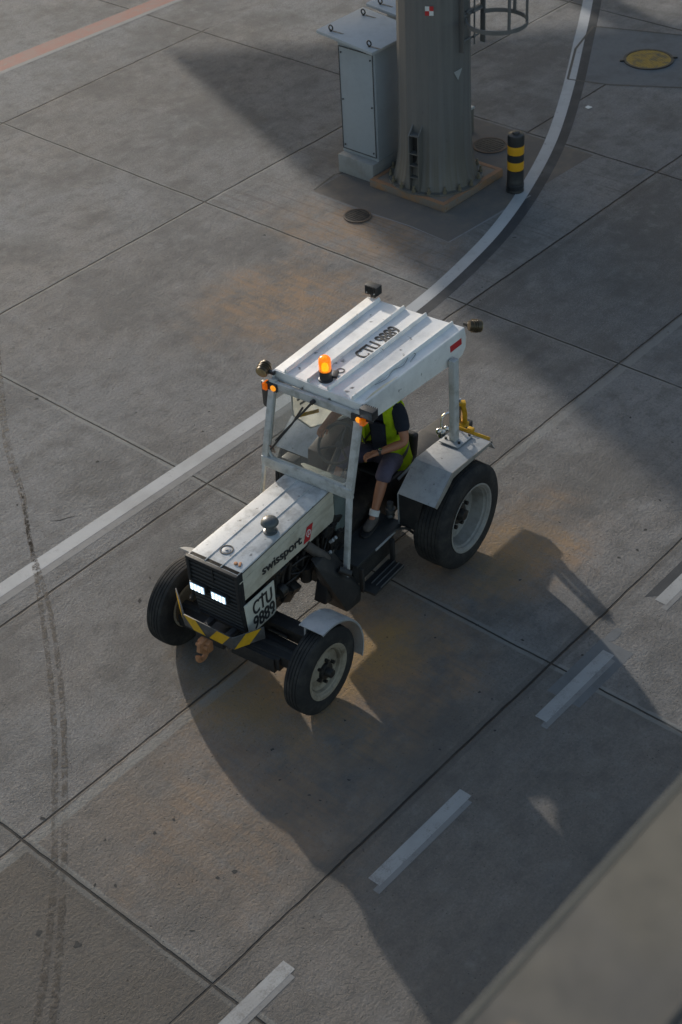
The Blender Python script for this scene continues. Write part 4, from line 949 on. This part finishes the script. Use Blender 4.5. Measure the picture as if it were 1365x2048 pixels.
# wiper
b = MB(); pA, pB = wf(.00, ZT - .03) + Vector((-.035, 0, .0)), wf(.34, 1.56) + Vector((-.03, 0, .006))
b.tube([pA, lp(pA, pB, .5), pB], [.011, .008, .006], 8); b.cyl(pA + Vector((.03, 0, 0)), pA - Vector((.02, 0, 0)), .02, seg=14)
pC, pD = wf(.19, 1.76) + Vector((-.026, 0, .0)), wf(.385, 1.47) + Vector((-.024, 0, .0)); b.tube([wf(.10, 1.93) + Vector((-.026, 0, 0)), pC, pD], .009, 6)
b.build('wiper', M_black_pl, T)
b = MB(); sA = wf(.395, 1.45) + Vector((.012, 0, 0)); b.box(tuple(sA), (.006, .055, .085), (0, -.28, 0), .001); b.build('windscreen_tag', worn('brown_tag', (.22, .10, .06), (.16, .08, .05), .4, 15), wfr)
# mirror
b = MB(); b.box((.06, .560, 1.83), (.05, .13, .26), (0, 0, -.35), .02); mr = b.build('wing_mirror', M_black_pl, T)
b = MB(); b.box((.088, .550, 1.83), (.006, .105, .23), (0, 0, -.35), .002); b.build('mirror_glass', M_mirror, mr)
b = MB(); b.tube([(.0, .46, 1.78), (.03, .50, 1.78), (.055, .545, 1.80)], .012, 8); b.build('mirror_arm', M_frame, mr)
# --- dashboard and controls
b = MB(); b.hull([(-.14, -.24, .75), (-.14, .24, .75), (-.14, -.24, 1.24), (-.14, .24, 1.24), (.06, -.24, 1.24), (.06, .24, 1.24), (.16, -.2, 1.08), (.16, .2, 1.08), (.10, -.2, .75), (.10, .2, .75)], .012)
ds = b.build('dashboard', M_dash, T)
for k in range(3):
    b = MB(); b.box((-.085, .155 - k * .155, 1.249), (.055, .145, .022), (0, 0, 0), .006); b.build('cream_tray', M_cream, ds)
b = MB(); b.box((-.02, .30, 1.26), (.10, .14, .13), bev=.012); b.build('instrument_box', M_black_pl, ds)
SW = Vector((.27, .0, 1.40)); tilt = R_(38)
sx2 = Vector((math.cos(tilt), 0, math.sin(tilt))); 
b = MB(); b.tube([SW + Vector((0, .185, 0)) * math.cos(2 * math.pi * k / 36) + sx2 * .185 * math.sin(2 * math.pi * k / 36) for k in range(36)], .014, 10, closed=True)
nrm = sx2.cross(Vector((0, 1, 0)))
if nrm.z > 0: nrm = -nrm
for a in (0, 125, 235): b.tube([SW + nrm * .04, SW + Vector((0, .18, 0)) * math.cos(R_(a + 90)) + sx2 * .18 * math.sin(R_(a + 90))], .010, 8)
b.cyl(SW + nrm * .02, SW + nrm * .06, .035, seg=20, bev=.005)
sw = b.build('steering_wheel', M_black_pl, T)
b = MB(); b.cyl(SW + nrm * .05, (.06, 0, 1.10), .025, .035, 16); b.build('steering_column', M_black_pl, sw)
b = MB(); b.tube(catmull([(.40, .06, .62), (.38, .05, .85), (.42, .04, .97)], 5), .009, 8); b.sphere((.42, .04, .99), .024, seg=14); b.build('gear_lever', M_black_pl, T)
for y in (-.18, .16):
    b = MB(); b.box((-.02, y, .70), (.07, .08, .012), (0, -.6, 0), .004); b.tube([(-.02, y, .69), (-.12, y, .60)], .010, 8); b.build('pedal', M_blackm, T)
# --- seat
b = MB(); b.box((.92, .0, .73), (.42, .46, .11), (0, .06, 0), .04, seg=4); s_ = b.build('seat_cushion', M_seat, T)
b = MB(); b.box((1.17, .0, .88), (.09, .40, .26), (0, .16, 0), .04, seg=4); b.build('seat_back', M_seat, T)
b = MB(); b.box((.92, 0, .64), (.30, .30, .12), bev=.02); b.build('seat_base', M_blackm, T)
b = MB(); b.tube(catmull([(.80, -.245, .76), (.93, -.268, .80), (1.10, -.255, .81)], 5), .014, 8); b.build('seat_rail', M_galv, T)
b = MB(); b.lathe([(.035, 0), (.042, .02), (.03, .04), (.045, .06), (.045, .10), (.02, .11), (0, .11)], (.50, -.36, FZ), seg=20); b.cyl((.50, -.36, FZ + .1), (.50, -.36, FZ + .16), .03, seg=16); b.build('hydraulic_valve', worn('dull_grey_metal', (.09, .09, .09), (.05, .05, .05), .5, 20, .5, .3), T)
# white side screen, printed inside, added to close sun gaps in the cab's shadow
def shade_screen_mat():
    g = NG('shade_screen_white_plastic'); t = g.t; n = g.noise(4, 4, .6)
    c = g.mix(g.ramp(n, .35, .75), (.84, .84, .82), (.62, .62, .60))
    tl = t.nodes.new('ShaderNodeBsdfTranslucent'); g.link(c, tl.inputs[0]); mx = t.nodes.new('ShaderNodeMixShader'); mx.inputs[0].default_value = .6
    g.link(g.b.outputs[0], mx.inputs[1]); g.link(tl.outputs[0], mx.inputs[2]); g.link(mx.outputs[0], t.nodes['Material Output'].inputs[0])
    return g.out(c, .45)
YS = .468
def scr(x, z, o=0): return Vector((x, YS - o, z))
b = MB(); b.prism([scr(.26, 1.53), scr(.27, 1.98), scr(1.40, 1.98), scr(1.40, 1.02), scr(1.08, 1.03), scr(.49, 1.255)], (0, .005, 0)); sscr = b.build('shade_screen', shade_screen_mat(), T)
b = MB(); b.tube([scr(.27, 1.98), scr(.26, 1.53), scr(.49, 1.255), scr(1.08, 1.03)], .008, 8); b.build('shade_screen_edge', M_frame, sscr)
for k_, (xa_, xb_, zc) in enumerate(((.33, .50, 1.72), (.33, .58, 1.66), (.36, .52, 1.60), (.70, .86, 1.55), (.72, .92, 1.48))):
    b = MB(); b.prism([scr(xa_, zc, .003), scr(xb_, zc - .02, .003), scr(xb_, zc - .045, .003), scr(xa_, zc - .025, .003)], (0, -.001, 0)); b.build('shade_screen_line', M_ink, sscr, smooth=0)
b = MB(); b.prism([scr(.34, 1.50, .003), scr(.62, 1.385, .003), scr(.62, 1.345, .003), scr(.34, 1.46, .003)], (0, -.001, 0)); b.build('shade_screen_yellow_strip', M_yel, sscr, smooth=0)
b = MB(); b.hull([(.34, .27, .60), (.34, .45, .60), (.82, .27, .60), (.82, .45, .60), (.40, .28, 1.08), (.40, .45, 1.09), (.80, .28, 1.18), (.80, .45, 1.19)], .015); b.build('shade_console', worn('shade_console_brown', (.055, .038, .030), (.03, .026, .023), .5, 9, .6), T)  # brown console added beside the seat, sized to block sun through the cab

# ------------------------------------------------------------------ driver
M_skin = worn('tanned_skin', (.36, .155, .085), (.28, .115, .06), .35, 12, .5, 0, .03)
M_navy = worn('navy_shirt', (.018, .022, .034), (.030, .034, .046), .5, 9, .85, 0, .25, spec=.2)
M_short = worn('grey_purple_shorts', (.105, .090, .125), (.06, .053, .075), .55, 7, .85, 0, .3, spec=.2)
M_shoe = worn('brown_grey_boot', (.10, .085, .075), (.05, .043, .04), .5, 18, .8, 0, .25)
M_sock = worn('white_sock', (.62, .62, .60), (.45, .45, .44), .3, 20, .9)
M_hair = worn('dark_hair', (.02, .016, .013), (.035, .028, .022), .5, 30, .7, 0, .3)
def vest_mat():
    g = NG('lime_safety_vest'); X, Y, Z = g.sep()
    n = g.noise(11, 4, .6)
    c = g.mix(g.ramp(n, .35, .7), (.66, .84, .03), (.50, .70, .03))
    zz = g.math('ADD', Z, g.math('MULTIPLY', X, -.55))
    band = None
    for z0 in (.60, .40):
        m = g.ramp(g.math('ABSOLUTE', g.math('SUBTRACT', zz, z0)), .028, .022)
        band = m if band is None else g.math('MAXIMUM', band, m)
    c = g.mix(band, c, (.20, .20, .195))
    g.bump(g.noise(7, 3, .6, None, 1.2), .4, .02)
    t = g.t; tl = t.nodes.new('ShaderNodeBsdfTranslucent'); g.link(c, tl.inputs[0]); mx = t.nodes.new('ShaderNodeMixShader'); mx.inputs[0].default_value = .38
    g.link(g.b.outputs[0], mx.inputs[1]); g.link(tl.outputs[0], mx.inputs[2]); g.link(mx.outputs[0], t.nodes['Material Output'].inputs[0])
    return g.out(c, .8, 0, .2)
M_vest = vest_mat()
P = thing('person', 'seated tractor driver in lime safety vest and navy shirt, one hand on steering wheel', 'person', TO, TR)
def skin(name, verts, edges, mat, parent, root=0, sub=2, keep=None):
    """verts: list of (co, rx, ry)"""
    me = bpy.data.meshes.new(name); me.from_pydata([v[0] for v in verts], edges, []); me.update()
    o = bpy.data.objects.new(name, me); COL.objects.link(o)
    md = o.modifiers.new('skin', 'SKIN'); md.use_smooth_shade = True
    for i, v in enumerate(verts):
        sv = me.skin_vertices[0].data[i]; sv.radius = (v[1], v[2] if len(v) > 2 else v[1]); sv.use_root = (i == root)
    s2 = o.modifiers.new('sub', 'SUBSURF'); s2.levels = s2.render_levels = sub
    bpy.context.view_layer.update()
    m2 = bpy.data.meshes.new_from_object(o.evaluated_get(bpy.context.evaluated_depsgraph_get())); m2.name = name
    bpy.data.objects.remove(o)
    m2.materials.clear(); m2.materials.append(mat); m2.shade_smooth()
    q = bpy.data.objects.new(name, m2); COL.objects.link(q); q.parent = parent
    return q
def chain(vs, es, pts, start=None):
    last = start
    for p in pts:
        vs.append(p)
        if last is not None: es.append((last, len(vs) - 1))
        last = len(vs) - 1
    return last
J = dict(pel=(.955, -.005, .870), ab=(.965, -.005, 1.05), ch=(.945, -.01, 1.275), nk=(.915, -.01, 1.455), neck=(.890, -.005, 1.53), hd0=(.875, .0, 1.60), hd=(.860, .0, 1.68), hdt=(.875, .0, 1.765),
         lsh=(.915, -.200, 1.450), lel=(.815, -.325, 1.195), lwr=(.600, -.165, 1.150), lhd=(.545, -.130, 1.150),
         rsh=(.875, .180, 1.455), rel=(.62, .265, 1.41), rwr=(.375, .205, 1.465), rhd=(.312, .196, 1.455),
         lhp=(.935, -.115, .865), lkn=(.545, -.285, 1.035), lan=(.325, -.300, .685), ltoe=(.19, -.315, .615), rhp=(.935, .105, .865), rkn=(.52, .155, 1.045), ran=(.22, .165, .70), rtoe=(.09, .165, .645))
vs, es = [], []
vs.append((J['pel'], .13, .10)); pel = 0
ch = chain(vs, es, [(J['ab'], .125, .095), (J['ch'], .135, .10)], pel)
nk = chain(vs, es, [(J['nk'], .09, .07), (J['neck'], .052, .052), (J['hd0'], .062, .070), (J['hd'], .073, .090), (J['hdt'], .055, .066)], ch)
nki = ch + 1
for s in 'lr':
    sh, el, wr, hd = J[s + 'sh'], J[s + 'el'], J[s + 'wr'], J[s + 'hd']
    e = chain(vs, es, [(sh, .062), (lp(sh, el, .4), .053), (lp(sh, el, .8), .046), (el, .044), (lp(el, wr, .3), .045), (lp(el, wr, .7), .035), (wr, .027)], nki)
    palm = chain(vs, es, [(lp(wr, hd, .5), .032, .020), (hd, .036, .018)], e)
    d = (Vector(hd) - Vector(wr)).normalized(); sgn = -1 if s == 'l' else 1
    upv = Vector((0, 0, 1)); sidev = d.cross(upv).normalized()
    for k, (off, L) in enumerate(((-.027, .062), (-.009, .072), (.009, .068), (.026, .052))):
        b0 = Vector(hd) + sidev * off + d * .012; a1 = b0 + d * L * .42 + Vector((0, 0, -.006)); a2 = a1 + d * L * .20 + Vector((0, 0, -L * .32)); a3 = a2 - d * L * .10 + Vector((0, 0, -L * .30))
        chain(vs, es, [(tuple(b0), .0095), (tuple(a1), .0088), (tuple(a2), .0082), (tuple(a3), .007)], palm)
    ts = sidev * (sgn if s == 'l' else -1) * (1 if s == 'l' else -1)
    ts = sidev * (1 if (sidev.y > 0) == (s == 'l') else -1)
    t0 = Vector(wr).lerp(Vector(hd), .55) + ts * .026; chain(vs, es, [(tuple(t0), .012), (tuple(t0 + ts * .022 + d * .026 + Vector((0, 0, -.012))), .0105), (tuple(t0 + ts * .026 + d * .056 + Vector((0, 0, -.026))), .0085)], palm - 1)
for s in 'lr':
    hp, kn, an, to = J[s + 'hp'], J[s + 'kn'], J[s + 'an'], J[s + 'toe']
    chain(vs, es, [(hp, .088), (lp(hp, kn, .5), .072), (kn, .056), (lp(kn, an, .12), .052), (lp(kn, an, .38), .056), (lp(kn, an, .75), .040), (an, .033), (lp(an, to, .6), .034, .028), (to, .030, .022)], pel)
body = skin('body', vs, es, M_skin, P)
# face: nose, ears, eyes, mouth
hd = Vector(J['hd'])
b = MB(); b.sphere(hd + Vector((-.100, 0, -.012)), .016, scale=(1.1, .8, 1.3)); b.build('nose', M_skin, P)
for s in (-1, 1):
    b = MB(); b.sphere(hd + Vector((.0, s * .076, -.01)), .026, scale=(.7, .35, 1.1)); b.build('ear', M_skin, P)
b = MB(); b.sphere(hd + Vector((-.086, 0, -.052)), .020, scale=(.5, 1.1, .35)); b.build('mouth', worn('lips', (.26, .09, .06), (.2, .07, .05)), P)
b = MB()
for s in (-1, 1): b.sphere(hd + Vector((-.082, s * .030, .016)), .011)
b.build('eye', M_whitep, P)
b = MB()
for s in (-1, 1): b.sphere(hd + Vector((-.0905, s * .030, .016)), .0055)
b.build('pupil', M_ink, P)
vs2 = [(tuple(hd + Vector((.02, 0, .02))), .078, .088), (tuple(hd + Vector((.012, 0, .085))), .070, .080)]
skin('hair', vs2, [(0, 1)], M_hair, P)
# shirt: torso and short sleeves
vs, es = [], []
vs.append((lp(J['pel'], J['ab'], .1), .150, .118))
c2 = chain(vs, es, [(J['ab'], .148, .122), (J['ch'], .160, .125), (lp(J['ch'], J['nk'], .85), .115, .085), (lp(J['nk'], J['neck'], .3), .068, .066)], 0)
for s in 'lr':
    sh, el = J[s + 'sh'], J[s + 'el']
    chain(vs, es, [(sh, .080), (lp(sh, el, .45), .076), (lp(sh, el, .72), .070)], 3)
skin('shirt', vs, es, M_navy, P)
# shorts
vs, es = [], []
vs.append((J['pel'], .155, .125)); chain(vs, es, [(lp(J['pel'], J['ab'], .45), .15, .12)], 0)
for s in 'lr':
    hp, kn, an = J[s + 'hp'], J[s + 'kn'], J[s + 'an']
    chain(vs, es, [(hp, .108), (lp(hp, kn, .5), .096), (lp(hp, kn, .92), .080), (lp(kn, an, .10), .078), (lp(kn, an, .27), .076)], 0)
skin('shorts', vs, es, M_short, P)
# vest: back and side shells, open at the front
def vest_part():
    t = bmesh.new(); rows = []
    zs = [(.690, .225, .185, .995), (.80, .222, .180, .985), (.92, .215, .172, .975), (1.05, .208, .165, .965), (1.19, .208, .160, .955), (1.32, .208, .155, .942), (1.43, .205, .140, .925), (1.50, .185, .115, .915), (1.545, .14, .085, .905)]
    for z, a, c_, xc in zs:
        row = []
        for k in range(29):
            th = R_(-150 + 300 * k / 28)     # 0 = straight back (+x)
            ce, se = math.cos(th), math.sin(th); q_ = (abs(ce) ** 2.8 + abs(se) ** 2.8) ** (-1 / 2.8); rx, ry_ = c_ * q_, a * q_
            row.append(t.verts.new((xc + rx * math.cos(th) + .006 * math.sin(k * 1.9 + z * 20), ry_ * math.sin(th) + .004 * math.sin(k * 1.3 + z * 31), z)))
        rows.append(row)
    for i in range(len(rows) - 1):
        for k in range(28):
            thd = -150 + 300 * (k + .5) / 28
            if 4 <= i <= 6 and 66 < abs(thd) < 122: continue     # arm hole
            t.faces.new((rows[i][k], rows[i][k + 1], rows[i + 1][k + 1], rows[i + 1][k]))
    r_ = bmesh.ops.solidify(t, geom=t.faces[:], thickness=-.010)
    bmesh.ops.subdivide_edges(t, edges=t.edges[:], cuts=1, smooth=.6, use_grid_fill=True)
    bmesh.ops.recalc_face_normals(t, faces=t.faces)
    b = MB(); b._merge(t); return b.build('safety_vest', M_vest, P, 60)
vest_part()
# bag strap and radio pouch across the chest
b = MB(); b.box((.775, -.07, 1.19), (.05, .14, .30), (0, -.05, 0), .02, seg=3); b.build('chest_pouch', M_navy, P)
b = MB(); b.tube(catmull([(.83, .10, 1.43), (.775, .02, 1.38), (.760, -.04, 1.32)], 5), .006, 6); b.build('lanyard', M_whitep, P)
# boots, socks, watch
for s in 'lr':
    an, to = Vector(J[s + 'an']), Vector(J[s + 'toe']); kn = Vector(J[s + 'kn'])
    up_ = (kn - an).normalized(); fw = (to - an); fw.z = 0; fw.normalize()
    b = MB(); b.tube([an + up_ * .005, an + up_ * .055, an + up_ * .06], [.046, .047, .043], 14); b.build('sock', M_sock, P)
    zf = FZ + .012 if s == 'l' else FZ + .012
    vs = [(tuple(an + up_ * .03), .052, .052), (tuple(Vector((an.x, an.y, zf + .055)) + fw * -.01), .050, .050), (tuple(Vector((an.x, an.y, zf + .045)) + fw * .09), .050, .044), (tuple(Vector((an.x, an.y, zf + .038)) + fw * .165), .046, .036)]
    bt = skin('boot', vs, [(0, 1), (1, 2), (2, 3)], M_shoe, P)
    b = MB(); pts = []
    sd2 = Vector((-fw.y, fw.x, 0)); base = Vector((an.x, an.y, FZ + .001))
    for f_, w_ in ((-.065, .030), (-.05, .043), (.05, .047), (.13, .052), (.185, .042), (.21, .02)): pts.append((f_, w_))
    poly = [base + fw * f_ + sd2 * w_ for f_, w_ in pts] + [base + fw * f_ - sd2 * w_ for f_, w_ in pts[::-1]]
    b.prism(poly, (0, 0, .022), .004); b.build('boot_sole', M_blackm, bt)
wr = Vector(J['lwr']); el = Vector(J['lel']); d = (el - wr).normalized()
b = MB(); b.tube([wr + d * .012, wr + d * .034], .033, 16); b.build('watch_strap', M_black_pl, P)
b = MB(); b.cyl(wr + d * .022 + Vector((0, -.012, .028)), wr + d * .022 + Vector((0, -.016, .040)), .017, seg=16, bev=.002); b.build('watch_face', M_chrome, P)
